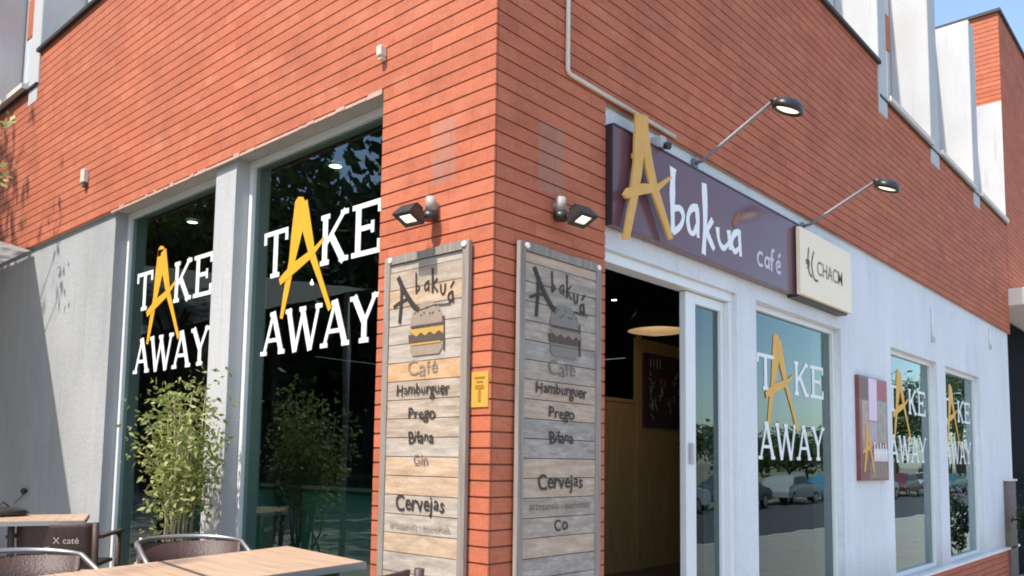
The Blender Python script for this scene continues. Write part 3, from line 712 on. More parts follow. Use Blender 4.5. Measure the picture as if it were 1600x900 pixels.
# the amber A stands proud of the panel
la = [(1.098, 3.215), (1.085, 3.05), (1.079, 2.908), (1.032, 2.668), (0.973, 2.441), (1.033, 2.454), (1.118, 2.711), (1.156, 2.852), (1.175, 2.955), (1.236, 3.05), (1.225, 3.235)]
ra = [(1.156, 3.17), (1.226, 3.15), (1.266, 2.995), (1.328, 2.843), (1.506, 2.56), (1.463, 2.54), (1.258, 2.792), (1.195, 2.930)]
ba = [(0.967, 2.694), (1.004, 2.741), (1.166, 2.812), (1.307, 2.838), (1.476, 2.939), (1.487, 2.929), (1.327, 2.803), (1.166, 2.745), (0.995, 2.678)]
pa = Plane('R', -.075)
bm = NB(); prism(bm, pa, la, 0, .014); prism(bm, pa, ra, .0015, .0155); prism(bm, pa, ba, .003, .018)
box(bm, 1.10, 1.13, -.0745, -.052, 2.95, 2.98); box(bm, 1.30, 1.33, -.0745, -.052, 2.83, 2.85)
obj("raised_letter", bm, M['amber'], sgn, world=True, label="tall amber cut-out letter A standing proud of the sign")

def text_mesh(txt, pl, u, v, size, mat, parent, name="lettering", sx=1.0, d=.001, shear=0.0, bold=0.0, align='CENTER', rot=0, label=None, jit=False):
    cu = bpy.data.curves.new("t", 'FONT'); cu.body = txt; cu.size = size; cu.align_x = align; cu.shear = shear; cu.offset = bold; cu.resolution_u = 3
    to = bpy.data.objects.new("t", cu); COL.objects.link(to)
    dg = bpy.context.evaluated_depsgraph_get(); me = bpy.data.meshes.new_from_object(to.evaluated_get(dg))
    bm = NB(); bm.from_mesh(me); bpy.data.objects.remove(to); bpy.data.meshes.remove(me)
    cr, sr = math.cos(rot), math.sin(rot)
    if jit:
        rj = random.Random(txt); bm.verts.ensure_lookup_table(); seen = set(); isl = []
        for v0 in bm.verts:
            if v0.index in seen: continue
            st = [v0]; seen.add(v0.index); comp = []
            while st:
                q = st.pop(); comp.append(q)
                for e in q.link_edges:
                    o_ = e.other_vert(q)
                    if o_.index not in seen: seen.add(o_.index); st.append(o_)
            isl.append(comp)
        for comp in isl:
            cx = sum(q.co.x for q in comp) / len(comp); cy = sum(q.co.y for q in comp) / len(comp); an = rj.uniform(-.13, .13); dy = rj.uniform(-.06, .06) * size; k_ = rj.uniform(.88, 1.10)
            for q in comp:
                x_, y_ = (q.co.x - cx) * k_, (q.co.y - cy) * k_ * 1.05
                q.co.x = cx + x_ * math.cos(an) - y_ * math.sin(an) + .03 * size * math.sin(q.co.y / size * 7); q.co.y = cy + x_ * math.sin(an) + y_ * math.cos(an) + dy
    for vv in bm.verts:
        x, y = vv.co.x * sx, vv.co.y; vv.co = pl.P(u + x * cr - y * sr, v + x * sr + y * cr, d)
    return obj(name, bm, mat, parent, world=True, label=label)

cs = thing("cream_sign", "cream square sign with faint brown logo beside the long plum sign", "sign", (4.0, -.1, 2.53))
bm = NB(); box(bm, 3.43, 4.55, -.090, -.056, 2.53, 3.07); obj("panel", bm, M['cream'], cs, world=True, bevel=.004)
bm = NB(); box(bm, 3.45, 4.53, -.0555, .0295, 2.515, 3.085); obj("backing", bm, M['plum_edge'], cs, world=True)
pc = Plane('R', -.0905)
bm = NB()
stroke(bm, pc, smooth_pts([(3.60, 2.93), (3.57, 2.80), (3.60, 2.72), (3.66, 2.70)], 2), .022, 0, .001); stroke(bm, pc, smooth_pts([(3.54, 2.80), (3.60, 2.83), (3.58, 2.75)], 2), .04, 0, .001)
stroke(bm, pc, smooth_pts([(3.70, 2.92), (3.64, 2.80), (3.70, 2.68), (3.78, 2.69)], 2), .02, 0, .001)
obj("emblem", bm, M['fade_ink'], cs, world=True)
text_mesh("CHACM", pc, 4.05, 2.74, .17, M['soft_ink'], cs, sx=.95, d=.0012, bold=.001)

# menu boards -------------------------------------------------------------
def board(side, u0, u1, z0, z1, planks, label, offu):
    # u along plane direction (rightwards)
    P0 = Plane(side, 0)
    c = P0.P((u0 + u1) / 2, z0, .03); t = thing("menu_board", label, "menu board", c)
    def B(bm, a0, a1, b0, b1, d0, d1, wob=0):
        pts = [(a0, b0), (a1, b0), (a1, b1 + wob), (a0, b1)]; prism(bm, P0, pts, d0, d1)
    rnd = random.Random(3 if side == 'L' else 5)
    z = z0 + .002; k = 0
    while z < z1 - .05:
        h = min(.0965, z1 - .045 - z); bm = NB(); B(bm, u0 + .045, u1 - .045, z + .0025, z + h - .0015, .012, .030 + rnd.uniform(-.001, .002)); obj("plank", bm, planks[rnd.randrange(len(planks))], t, world=True); z += h; k += 1
    bm = NB(); B(bm, u0 + .01, u1 - .01, z0, z1 - .01, .009, .0118); obj("backing", bm, M['ink'], t, world=True)
    for s0, s1 in ((u0, u0 + .044), (u1 - .044, u1)):
        bm = NB(); B(bm, s0, s1, z0 - .01, z1 - .0, .012, .038); obj("stile", bm, M['stile'], t, world=True, bevel=.003)
    bm = NB()
    n = 10; top = [(u0 + .0445 + (u1 - u0 - .089) * i / n, z1 + .004 * math.sin(i * .9) ) for i in range(n + 1)]
    bot = [(u, z1 - .042) for u, _ in top][::-1]
    prism(bm, P0, top + bot, .012, .040); obj("top_rail", bm, M['stile'], t, world=True)
    for uu in (u0 + .05, u1 - .03):
        bm = NB(); tube(bm, [P0.P(uu, z1 - .018, .036), P0.P(uu, z1 - .018, .046)], .014, 10); obj("screw", bm, M['vinyl'], t, world=True)
    return t
def board_art(t, side, u0, u1, z1, lines, ink2, bun, cheese):
    P = Plane(side, 0); uc = (u0 + u1) / 2; D = .0345
    bm = NB()
    def s(p, w, it=1):
        q = smooth_pts(p, it); stroke(bm, P, q, w, D, .0008)
    L0 = u0 + .09
    s([(L0 + .02, z1 - .115), (L0 + .075, z1 - .20), (L0 + .15, z1 - .285), (L0 + .19, z1 - .31)], .028, 1)
    s([(L0 + .045, z1 - .14), (L0 + .055, z1 - .22), (L0 + .04, z1 - .36)], .020, 1)
    s([(L0 - .01, z1 - .27), (L0 + .04, z1 - .25), (L0 + .12, z1 - .235)], .014, 1)
    # b a k u a on a rising then falling line
    x = L0 + .16; y = z1 - .17
    s([(x, y + .06), (x + .005, y - .05)], .011, 0); s([(x + .005, y - .005), (x + .035, y - .02), (x + .005, y - .045)], .009, 1)
    x += .065; s([(x + .03, y + .005), (x, y - .01), (x + .005, y - .045), (x + .03, y - .03)], .009, 1); s([(x + .03, y + .008), (x + .034, y - .05)], .009, 0)
    x += .06; s([(x, y + .065), (x + .002, y - .06)], .013, 0); s([(x + .035, y + .01), (x + .004, y - .02), (x + .04, y - .06)], .010, 0)
    x += .06; y -= .045; s([(x, y + .02), (x + .004, y - .03), (x + .03, y - .03), (x + .034, y + .02)], .010, 1)
    x += .055; y -= .035; s([(x + .03, y + .01), (x, y), (x + .005, y - .04), (x + .03, y - .03)], .010, 1); s([(x + .03, y + .012), (x + .036, y - .045)], .011, 0); s([(x + .015, y + .03), (x + .04, y + .06)], .011, 0)
    s([(L0 + .19, z1 - .31), (L0 + .30, z1 - .295), (u1 - .12, z1 - .30)], .006, 0)
    obj("logo", bm, M['ink'], t, world=True)
    # hamburger drawing
    bz = z1 - .385; w = .118
    bm = NB(); top = [(uc - w + .02, bz)] + [(uc + .02 + w * math.cos(a_), bz + .115 * math.sin(a_) ** .8) for a_ in [math.pi * (1 - i / 14) for i in range(1, 14)]] + [(uc + .02 + w, bz)]
    prism(bm, P, top, D, D + .001); prism(bm, P, [(uc - w + .02, bz - .13), (uc - w + .04, bz - .155), (uc + w, bz - .155), (uc + w + .02, bz - .13), (uc + w + .015, bz - .105), (uc - w + .025, bz - .105)], D, D + .001)
    obj("burger_bun", bm, bun, t, world=True)
    bm = NB(); prism(bm, P, [(uc - w + .01, bz - .088), (uc + w + .03, bz - .088), (uc + w + .035, bz - .045), (uc - w + .005, bz - .045)], D, D + .0009)
    for i in range(9): stroke(bm, P, [(uc - w * .55 + i * .022, bz + .06 + .02 * math.sin(i * 2)), (uc - w * .55 + i * .022 + .006, bz + .068 + .02 * math.sin(i * 2))], .007, D + .0015, .0006)
    stroke(bm, P, [(uc + w + .028, bz + .03), (uc + w + .034, bz - .14)], .014, D, .0007)
    stroke(bm, P, [(uc - w + .02, bz - .006), (uc + w + .02, bz - .006)], .008, D, .0005)
    obj("burger_patty", bm, M['patty'], t, world=True)
    bm = NB(); z_ = bz - .018; pts = [(uc - w + .005, z_)] + [(uc + w + .03, z_)] + [(uc + w + .03 - i * .033, z_ - (.022 if i % 2 else .040)) for i in range(8)]
    prism(bm, P, pts, D + .001, D + .002); stroke(bm, P, [(uc - w + .02, bz - .096), (uc + w + .01, bz - .096)], .010, D + .0008, .0006); obj("burger_cheese", bm, cheese, t, world=True)
    for txt, z, sz, m_, sxx in lines:
        text_mesh(txt, P, uc, z + .08, sz, m_, t, sx=sxx, d=D + .001, bold=.0012 if m_ is M['ink'] else 0.0, jit=True)
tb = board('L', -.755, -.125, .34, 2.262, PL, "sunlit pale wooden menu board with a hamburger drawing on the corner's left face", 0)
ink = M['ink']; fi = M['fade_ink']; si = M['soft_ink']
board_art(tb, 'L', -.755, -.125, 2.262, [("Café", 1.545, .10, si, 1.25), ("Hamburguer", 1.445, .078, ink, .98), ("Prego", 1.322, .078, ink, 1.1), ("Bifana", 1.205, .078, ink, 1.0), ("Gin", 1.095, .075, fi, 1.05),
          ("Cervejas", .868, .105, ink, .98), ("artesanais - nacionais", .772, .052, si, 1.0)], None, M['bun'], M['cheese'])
tb = board('R', .155, .835, .34, 2.272, PG, "shaded wooden menu board, planks toned grey for that shade, with a hamburger drawing on the corner's right face", 0)
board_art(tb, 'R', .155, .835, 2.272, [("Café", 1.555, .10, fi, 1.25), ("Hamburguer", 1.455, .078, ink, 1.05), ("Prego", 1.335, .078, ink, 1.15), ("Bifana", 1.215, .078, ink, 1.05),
          ("Cervejas", .985, .100, ink, 1.05), ("artesanais - nacionais", .880, .055, fi, 1.05), ("Co", .772, .085, ink, 1.1)], None, flat("shade_toned_bun", (.20, .18, .155), .8), M['soft_ink'])  # bun and cheese colours darkened for the shaded side

# yellow plate on the corner
yp = thing("yellow_notice", "small yellow plate beside the corner edge right of the sunlit menu board", "notice", (0, .065, 1.44))
PP = Plane('L', 0)
bm = NB(); prism(bm, PP, [(-.122, 1.448), (-.012, 1.448), (-.012, 1.618), (-.122, 1.618)], .001, .006); obj("plate", bm, M['yellow'], yp, world=True, bevel=.001)
bm = NB(); stroke(bm, PP, [(-.067, 1.475), (-.067, 1.545)], .016, .0062, .001); stroke(bm, PP, [(-.095, 1.545), (-.04, 1.545)], .018, .0062, .001); stroke(bm, PP, [(-.10, 1.59), (-.034, 1.59)], .008, .0062, .001); stroke(bm, PP, [(-.088, 1.57), (-.046, 1.57)], .006, .0062, .001)
obj("pictogram", bm, M['yellow_ink'], yp, world=True)

# ------------------------------------------------------------------ lamps
def flood_head(bmh, bml, M4, w=.10, h=.065, dep=.055):
    """tapered black head; its lit face looks along local -z"""
    def bx(bm, pts, mi=0):
        vs = [bm.verts.new(M4 @ Vector(p)) for p in pts]
        for q in ((0, 1, 2, 3), (7, 6, 5, 4), (0, 4, 5, 1), (1, 5, 6, 2), (2, 6, 7, 3), (3, 7, 4, 0)): bm.faces.new([vs[i] for i in q])
    bx(bmh, [(-w, -h, 0), (w, -h, 0), (w, h, 0), (-w, h, 0), (-w * .72, -h * .7, dep), (w * .72, -h * .7, dep), (w * .72, h * .7, dep), (-w * .72, h * .7, dep)])
    bezel = w * .32
    for (x0, x1, y0, y1) in ((-w, w, -h, -h + bezel), (-w, w, h - bezel, h), (-w, -w + bezel, -h + bezel, h - bezel), (w - bezel, w, -h + bezel, h - bezel)):
        bx(bmh, [(x0, y0, -.012), (x1, y0, -.012), (x1, y1, -.012), (x0, y1, -.012), (x0, y0, -.0005), (x1, y0, -.0005), (x1, y1, -.0005), (x0, y1, -.0005)])
    for i in range(5):
        x = -w * .6 + i * w * .3
        bx(bmh, [(x - .003, -h * .6, dep + .0005), (x + .003, -h * .6, dep + .0005), (x + .003, h * .6, dep + .0005), (x - .003, h * .6, dep + .0005), (x - .003, -h * .4, dep + .018), (x + .003, -h * .4, dep + .018), (x + .003, h * .4, dep + .018), (x - .003, h * .4, dep + .018)])
    vs = [bml.verts.new(M4 @ Vector(p)) for p in ((-w + bezel, -h + bezel, -.003), (-w + bezel, h - bezel, -.003), (w - bezel, h - bezel, -.003), (w - bezel, -h + bezel, -.003))]; bml.faces.new(vs)
def basis(origin, zdir, xdir):
    z = Vector(zdir).normalized(); x = Vector(xdir); x = (x - z * x.dot(z)).normalized(); y = z.cross(x)
    return Matrix(((x.x, y.x, z.x, origin[0]), (x.y, y.y, z.y, origin[1]), (x.z, y.z, z.z, origin[2]), (0, 0, 0, 1)))
def wall_flood(side, u, z, label, tip):
    Pp = Plane(side, 0); t = thing("wall_floodlight", label, "wall lamp", Pp.P(u, z, 0), 0, "floodlights above the menu boards")
    bm = NB(); tube(bm, [Pp.P(u, z - .005, .040), Pp.P(u, z + .07, .040)], [.029, .026], 16)
    tube(bm, [Pp.P(u, z + .03, -.002), Pp.P(u, z + .03, .04)], .022, 12); obj("sensor", bm, M['sensor_plastic'], t, world=True)
    bm = NB(); tube(bm, [Pp.P(u + .0, z - .02, .0), Pp.P(u, z - .03, .06), Pp.P(u + tip * .4, z - .045, .10)], .014, 8); tube(bm, [Pp.P(u, z - .012, .045), Pp.P(u, z - .05, .045)], .038, 14); obj("bracket", bm, M['black'], t, world=True)
    bmh, bml = NB(), NB()
    outd = Pp.P(0, 0, 1) - Pp.P(0, 0, 0); ud = Pp.P(1, 0, 0) - Pp.P(0, 0, 0)
    # back of head points up and towards the wall, face looks down and outwards, turned a little sideways
    zd = Vector((0, 0, .84)) - outd * .42 - ud * tip * 1.5
    flood_head(bmh, bml, basis(Pp.P(u + tip, z - .055, .155), zd, ud), .070, .052)
    obj("lamp_head", bmh, M['black'], t, world=True); obj("lens", bml, M['lens'], t, world=True)
wall_flood('L', -.40, 2.455, "black floodlight with pale sensor above the sunlit menu board", -.035)
wall_flood('R', .465, 2.49, "black floodlight with pale sensor above the shaded menu board", .035)
def sign_lamp(x, base_z, tip, label):
    t = thing("sign_lamp", label, "lamp", (x, .03, base_z), 0, "outreach lamps above the signs")
    bm = NB(); tube(bm, [(x, .029, base_z), (x, .012, base_z)], .035, 14); tube(bm, [(x, .03, base_z), (x, -.04, base_z + .005), tip], [.012, .012, .011], 10); obj("arm", bm, M['steel'], t, world=True)
    tv = Vector(tip); c = tv + Vector((.055, -.085, -.045)); Mx = basis(c, (-.04, -.33, .94), (1, .15, 0)) @ Matrix.Diagonal((1.35, .95, 1, 1))
    bmh = NB(); lathe(bmh, [(.088, -.020), (.098, -.016), (.102, .0), (.095, .022), (.072, .046), (.040, .058), (.001, .060)], 28, Mx)
    lathe(bmh, [(.088, -.020), (.078, -.004), (.001, -.004)], 28, Mx)
    tube(bmh, [tv, tv + Vector((.02, -.03, .012)), c + Vector((0, 0, .04))], .022, 8); obj("lamp_head", bmh, M['black'], t, world=True)
    bml = NB(); lathe(bml, [(.001, -.007), (.066, -.007), (.070, -.005)], 24, Mx); obj("lens", bml, M['lens'], t, world=True)
sign_lamp(1.97, 3.185, (2.0, -.502, 3.465), "black floodlight on a long grey arm nearer the corner, above the plum sign")
sign_lamp(3.76, 3.16, (3.80, -.536, 3.422), "black floodlight on a long grey arm above the cream sign")
# small grey device on the white strip
dv = thing("sensor_box", "small grey sensor box on the white strip right of the raised amber letter", "sensor", (1.47, 0, 3.13))
bm = NB(); box(bm, 1.44, 1.50, -.05, .0295, 3.125, 3.20); obj("case", bm, M['grey_box'], dv, world=True, bevel=.008)
bm = NB(); tube(bm, [(1.475, -.055, 3.14), (1.475, -.085, 3.128)], .022, 12); obj("eye", bm, M['black'], dv, world=True)
# pale conduit
bm = NB(); tube(bm, [(.547, -.014, 5.28), (.547, -.014, 3.292), (.556, -.014, 3.276), (.575, -.014, 3.270), (1.66, -.014, 3.262)], .0125, 8)
tag(obj("wall_conduit", bm, M['cream_box'], world=True), "thin pale cable conduit running down the shaded brick and along its lower edge", "conduit")
# small fittings on the sunlit brick
for nm, lb, y_, z_, s in (("junction_box", "small cream box on sunlit brick above the right end of the wide lintel", .852, 3.44, .030), ("outdoor_sensor", "small white box with dark lower end high on the sunlit brick above the left window", 4.97, 3.64, .06)):
    t = thing(nm, lb, "wall box", (0, y_, z_))
    bm = NB(); box(bm, -.045, -.001, y_ - s * .7, y_ + s * .7, z_ - s * .6, z_ + s * 1.4); obj("case", bm, M['cream_box'], t, world=True, bevel=.006)
    bm = NB(); box(bm, -.035, -.001, y_ - s * .4, y_ + s * .4, z_ - s * 1.2, z_ - s * .62); obj("cable_gland", bm, M['pot'] if s > .05 else M['cream_box'], t, world=True)
# old pipe brackets on the white wall
for lb, x0, z0, z1 in (("thin white pipe stub on the white wall above the middle window", 7.48, 2.68, 3.04), ("short white pipe stub with dark end above the last window", 10.36, 2.92, 3.16)):
    t = thing("pipe_stub", lb, "pipe", (x0, .03, z0)); bm = NB(); tube(bm, [(x0, .018, z1), (x0, .018, z0)], .014, 8); obj("pipe", bm, M['frame'], t, world=True)
    bm = NB(); tube(bm, [(x0, .018, z0 - .001), (x0, .018, z0 - .05)], .026, 10); obj("end_cap", bm, M['grey_box'], t, world=True)
# poster
po = thing("wall_poster", "tall narrow photo poster with pink and brown panels on white wall before the middle window", "poster", (5.2, .03, 1.07))
PR = Plane('R', .03)
bm = NB(); box(bm, 4.92, 5.70, -.01, .0295, 1.06, 2.03); obj("board", bm, flat("poster_brown", (.20, .06, .05), .35, 0, .6, 7), po, world=True)
def pp(name, pts, col, d, rough=.4, var=.3, ns=12):
    bm = NB(); prism(bm, PR, pts, d, d + .0006); obj(name, bm, flat("poster_print", col, rough, 0, var, ns), po, world=True)
R4 = lambda a0, a1, b0, b1: [(a0, b0), (a1, b0), (a1, b1), (a0, b1)]
pp("dark_panel", R4(4.94, 5.15, 1.82, 2.01), (.12, .04, .05), .0405); pp("red_panel", R4(5.42, 5.68, 1.84, 2.01), (.34, .03, .06), .0405)
pp("pink_panel", R4(5.17, 5.40, 1.62, 2.02), (.72, .52, .66), .0407, var=.08)
pp("grey_panel", R4(4.98, 5.16, 1.35, 1.80), (.40, .27, .24), .0403, var=.55, ns=16); pp("grey_panel", R4(5.42, 5.68, 1.42, 1.82), (.30, .26, .22), .0403, var=.6, ns=14)
pp("mauve_panel", R4(5.17, 5.41, 1.40, 1.61), (.40, .31, .35), .0403)
pp("light_panel", R4(5.28, 5.68, 1.24, 1.36), (.62, .58, .56), .0409, var=.3, ns=25); pp("brown_panel", R4(5.16, 5.66, 1.08, 1.23), (.22, .16, .13), .0404, var=.6, ns=20)
bm = NB(); stroke(bm, PR, [(5.10, 1.58), (5.08, 1.36), (5.01, 1.14)], [.05, .06, .03], .0415); stroke(bm, PR, [(5.11, 1.56), (5.18, 1.36), (5.28, 1.14)], [.04, .05, .04], .0415); stroke(bm, PR, [(4.97, 1.32), (5.14, 1.36), (5.25, 1.40)], [.03, .04, .02], .0415)
obj("poster_letter", bm, M['amber'], po, world=True)
bm = NB()
for i, u in enumerate((5.30, 5.38, 5.46, 5.54, 5.62)): stroke(bm, PR, [(u, 1.42 - .02 * (i % 2)), (u + .01, 1.27)], .022, .0416); stroke(bm, PR, [(u, 1.31), (u + .045, 1.33)], .02, .0416)
obj("poster_script", bm, M['vinyl'], po, world=True)

# ------------------------------------------------------------------ inside the cafe
def downlight(x, y, z, label, r=.045):
    t = thing("ceiling_spot", label, "ceiling light", (x, y, z), 0, "small ceiling spots")
    bm = NB(); lathe(bm, [(r * 1.35, 0), (r * 1.35, -.012), (r * 1.02, -.014)], 16); obj("ring", bm, M['grey_box'], t)
    bm = NB(); bm.faces.new([bm.verts.new((r * math.cos(a_), r * math.sin(a_), -.010)) for a_ in [2 * math.pi * i / 16 for i in range(16)]]); obj("bulb", bm, M['spot'], t)
downlight(.72, 4.42, 3.325, "lit ceiling spot seen through the far left window"); downlight(.68, 2.22, 3.325, "lit ceiling spot seen through the large window left of the corner")
bm = NB(); tube(bm, [(1.0, 2.93, 3.32), (1.0, 2.93, 2.64)], .003, 6)
hb = thing("hanging_bulb", "small white bulb hanging inside the large window under the amber letter", "lamp", (1.0, 2.93, 2.60))
obj("cord", bm, M['cable'], hb, world=True); bm = NB(); lathe(bm, [(.001, -.015), (.010, -.011), (.014, 0), (.010, .011), (.004, .014), (.003, .03)], 14); obj("bulb", bm, M['spot'], hb)
downlight(4.35, 2.3, 2.92, "lit spot seen deep inside the open doorway", .03)
pn = thing("pendant_lamp", "black dome pendant lamp with glowing rim hanging inside the doorway", "lamp", (3.95, 1.52, 2.45))
bm = NB(); lathe(bm, [(.29, 0), (.285, .02), (.27, .10), (.20, .20), (.09, .26), (.05, .30), (.045, .42), (.001, .43)], 28); obj("shade", bm, M['black'], pn)
bm = NB(); lathe(bm, [(.285, .004), (.255, .03), (.12, .08), (.001, .09)], 28); obj("reflector", bm, M['shade_in'], pn)
bm = NB(); tube(bm, [(0, 0, .43), (0, 0, .90)], .006, 6); obj("cord", bm, M['cable'], pn)
pl_ = bpy.data.lights.new("pendant_light", 'POINT'); pl_.energy = 4; pl_.color = (1.0, .72, .42); pl_.shadow_soft_size = .06
plo = bpy.data.objects.new("pendant_light", pl_); COL.objects.link(plo); plo.location = (3.95, 1.52, 2.40)
ct = thing("wood_partition", "knotty pine partition wall behind the open doorway", "partition", (4.9, 2.5, 0))
bm = NB()
x = 3.3
while x < 6.18:
    box(bm, x, min(x + .147, 6.19), 2.52, 2.55, .002, 1.86 if x < 5.1 else 2.62); x += .15
obj("boards", bm, M['pine'], ct, world=True, bevel=.002)
bm = NB(); box(bm, 3.3, 5.09, 2.50, 2.57, 1.8605, 1.90); obj("top_rail", bm, M['pine'], ct, world=True)
bm = NB(); box(bm, 5.10, 5.17, 2.485, 2.519, .002, 2.66); obj("post", bm, M['pine'], ct, world=True)
bd = thing("chalk_board", "dark plum chalkboard with white scribbles on the pine partition", "chalkboard", (5.55, 2.49, 1.60))
bm = NB(); box(bm, 5.24, 6.10, 2.485, 2.518, 1.60, 2.46); obj("panel", bm, flat("chalk_plum", (.05, .022, .04), .6), bd, world=True)
PB = Plane('R', 2.484); bm = NB(); rnd = random.Random(11)
for i in range(4):
    u = 5.36 + i * .07; stroke(bm, PB, [(u, 2.40), (u, 2.30)], .010, 0, .001)
for i in range(26):
    u = 5.32 + rnd.random() * .6; v = 1.68 + rnd.random() * .52; stroke(bm, PB, smooth_pts([(u, v), (u + rnd.uniform(-.05, .05), v + .04), (u + rnd.uniform(-.06, .06), v + .07)], 1), .009, 0, .001)
obj("chalk_drawing", bm, M['print_wht'], bd, world=True)
lp = thing("low_partition", "dark teal low partition behind the glass of the left windows", "partition", (.62, 2.6, 0))
bm = NB(); box(bm, .60, .64, .86, 4.36, .002, .98); obj("panel", bm, flat("teal_board", (.012, .060, .052), .6, 0, .35, 5), lp, world=True)
bm = NB(); box(bm, .585, .655, .86, 4.36, .9805, 1.0); obj("cap_rail", bm, M['pot'], lp, world=True)
# counter inside the left windows and a few tables in the dark
cb = thing("bar_counter", "dark teal counter inside the large left window", "counter", (2.5, 4.6, 0))
bm = NB(); box(bm, 2.2, 2.8, 3.0, 6.2, .002, 1.0); obj("front", bm, flat("teal_counter", (.03, .12, .11), .5), cb, world=True)
bm = NB(); box(bm, 2.12, 2.88, 2.95, 6.25, 1.001, 1.04); obj("top", bm, M['pot'], cb, world=True)
for (x, y), lb in (((1.1, 1.6), "dark wooden table inside window nearest the corner"), ((1.1, 3.4), "dark wooden table inside the far left window")):
    t = thing("dining_table", lb, "table", (x, y, 0)); obj("table_top", BX(-.35, .35, -.35, .35, .73, .76), M['pot'], t)
    for sx in (-1, 1):
        for sy in (-1, 1): obj("leg", BX(sx * .31 - .02, sx * .31 + .02, sy * .31 - .02, sy * .31 + .02, 0, .7295), M['pine'], t)

# ------------------------------------------------------------------ terrace furniture
def bistro_table(label, origin, e1, e2, L1, L2, group, h=.75, floor=0.0):
    """top spans origin + a*e1 + b*e2"""
    o = Vector(origin); e1 = Vector(e1).normalized(); e2 = Vector(e2); e2 = (e2 - e1 * e2.dot(e1)).normalized(); n = e1.cross(e2)
    if n.z < 0: n = -n
    t = thing("terrace_table", label, "table", (o.x + (e1.x * L1 + e2.x * L2) / 2, o.y + (e1.y * L1 + e2.y * L2) / 2, floor), 0, group)
    def bx(bm, a0, a1, b0, b1, c0, c1):
        vs = [bm.verts.new(o + e1 * a_ + e2 * b_ + n * c_) for a_ in (a0, a1) for b_ in (b0, b1) for c_ in (c0, c1)]
        for q in ((0, 1, 3, 2), (4, 6, 7, 5), (0, 4, 5, 1), (2, 3, 7, 6), (0, 2, 6, 4), (1, 5, 7, 3)): bm.faces.new([vs[i] for i in q])
    bm = NB(); k = 9
    for i in range(k): bx(bm, .008, L1 - .008, .008 + (L2 - .016) * i / k, .008 + (L2 - .016) * (i + 1) / k - .0025, -.022, random.uniform(0, .0006))
    bmesh.ops.recalc_face_normals(bm, faces=bm.faces); obj("table_top", bm, M['tabletop'], t, world=True)
    bm = NB(); bx(bm, 0, L1, 0, .007, -.030, -.001); bx(bm, 0, L1, L2 - .007, L2, -.030, -.001); bx(bm, 0, .007, .0072, L2 - .0072, -.030, -.001); bx(bm, L1 - .007, L1, .0072, L2 - .0072, -.030, -.001)
    bmesh.ops.recalc_face_normals(bm, faces=bm.faces); obj("edge_band", bm, M['alu'], t, world=True)
    c = o + e1 * L1 / 2 + e2 * L2 / 2
    bm = NB(); tube(bm, [(c.x, c.y, floor + .03), (c.x, c.y, c.z - .03)], .03, 12); obj("column", bm, M['alu'], t, world=True)
    bm = NB()
    for a_ in (0.6, 2.17, 3.74, 5.31): tube(bm, [(c.x, c.y, floor + .05), (c.x + .27 * math.cos(a_), c.y + .27 * math.sin(a_), floor + .015)], [.02, .014], 8)
    obj("foot", bm, M['alu'], t, world=True)
    return t
B_ = Vector((-.383, 1.042, .750)); A_ = Vector((-.508, .235, .752)); C_ = Vector((-1.005, 1.09, .7135))
GT = "pale wood terrace tables"
e1 = (A_ - B_).normalized(); e2 = C_ - B_; L2_ = (e2 - e1 * e2.dot(e1)).length
bistro_table("pale wood table nearest the brick corner, joined to the table at its left", B_, e1, e2, .80, L2_, GT)
e2n = (e2 - e1 * e2.dot(e1)).normalized()
bistro_table("pale wood table nearest the camera at the bottom edge of the photo", B_ + e2n * (L2_ + .008), e1, e2n * 1.0, .80, .66, GT)
bistro_table("pale wood table by the white wall at the far left, over a brown chair", (-.22, 3.93, .750), (-.40, -.90, 0), (-.90, .40, 0), .70, .80, GT)

def armchair(label, loc, rz, group="dark woven armchairs with metal rims"):
    t = thing("armchair", label, "chair", loc, rz, group)
    # local: sitter looks towards +y; back at -y
    rim = []
    for i in range(25):
        a_ = math.pi * (1 + i / 24.0)               # half circle at the back
        rim.append((.265 * math.cos(a_), .02 + .25 * math.sin(a_), .742 + .02 * (-math.sin(a_))))
    rim = [(-.265, .26, .60), (-.27, .20, .660), (-.268, .10, .705)] + rim + [(.268, .10, .705), (.27, .20, .668), (.265, .26, .60)]
    bm = NB(); tube(bm, rim, .013, 10); obj("rim", bm, M['alu'], t)
    bm = NB(); pr = None
    for i in range(25):
        a_ = math.pi * (1 + i / 24.0); x, y = .253 * math.cos(a_), .02 + .238 * math.sin(a_)
        q = [bm.verts.new((x, y, .738)), bm.verts.new((x * .93, y * .93, .46))]
        if pr: bm.faces.new((pr[0], q[0], q[1], pr[1]))
        pr = q
    o = obj("backrest", bm, M['wicker'], t, smooth=True); s_ = o.modifiers.new("solid", 'SOLIDIFY'); s_.thickness = .012
    bm = NB(); vs = [(.235 * math.cos(a_), .02 + .225 * math.sin(a_)) for a_ in [math.pi * (1 + i / 12) for i in range(13)]] + [(.24, .25), (-.24, .25)]
    A = [bm.verts.new((x, y, .445)) for x, y in vs]; Bq = [bm.verts.new((x, y, .415)) for x, y in vs]
    bm.faces.new(A); bm.faces.new(Bq[::-1])
    for i in range(len(vs)): bm.faces.new((A[i], Bq[i], Bq[(i + 1) % len(vs)], A[(i + 1) % len(vs)]))
    bmesh.ops.recalc_face_normals(bm, faces=bm.faces); obj("seat", bm, M['wicker'], t)
    for sx, y, yt, zt in ((-1, .25, .26, .60), (1, .25, .26, .60), (-1, -.17, -.16, .77), (1, -.17, -.16, .77)):
        bm = NB(); tube(bm, [(sx * .245, y + (.03 if y > 0 else -.06), 0), (sx * (.265 if y > 0 else .20), yt, zt)], .012, 8); obj("leg", bm, M['alu'], t)
    return t
armchair("dark armchair with bright metal rim between the wood tables and the potted plant", (-.665, 1.50, 0), R(180 - 8))
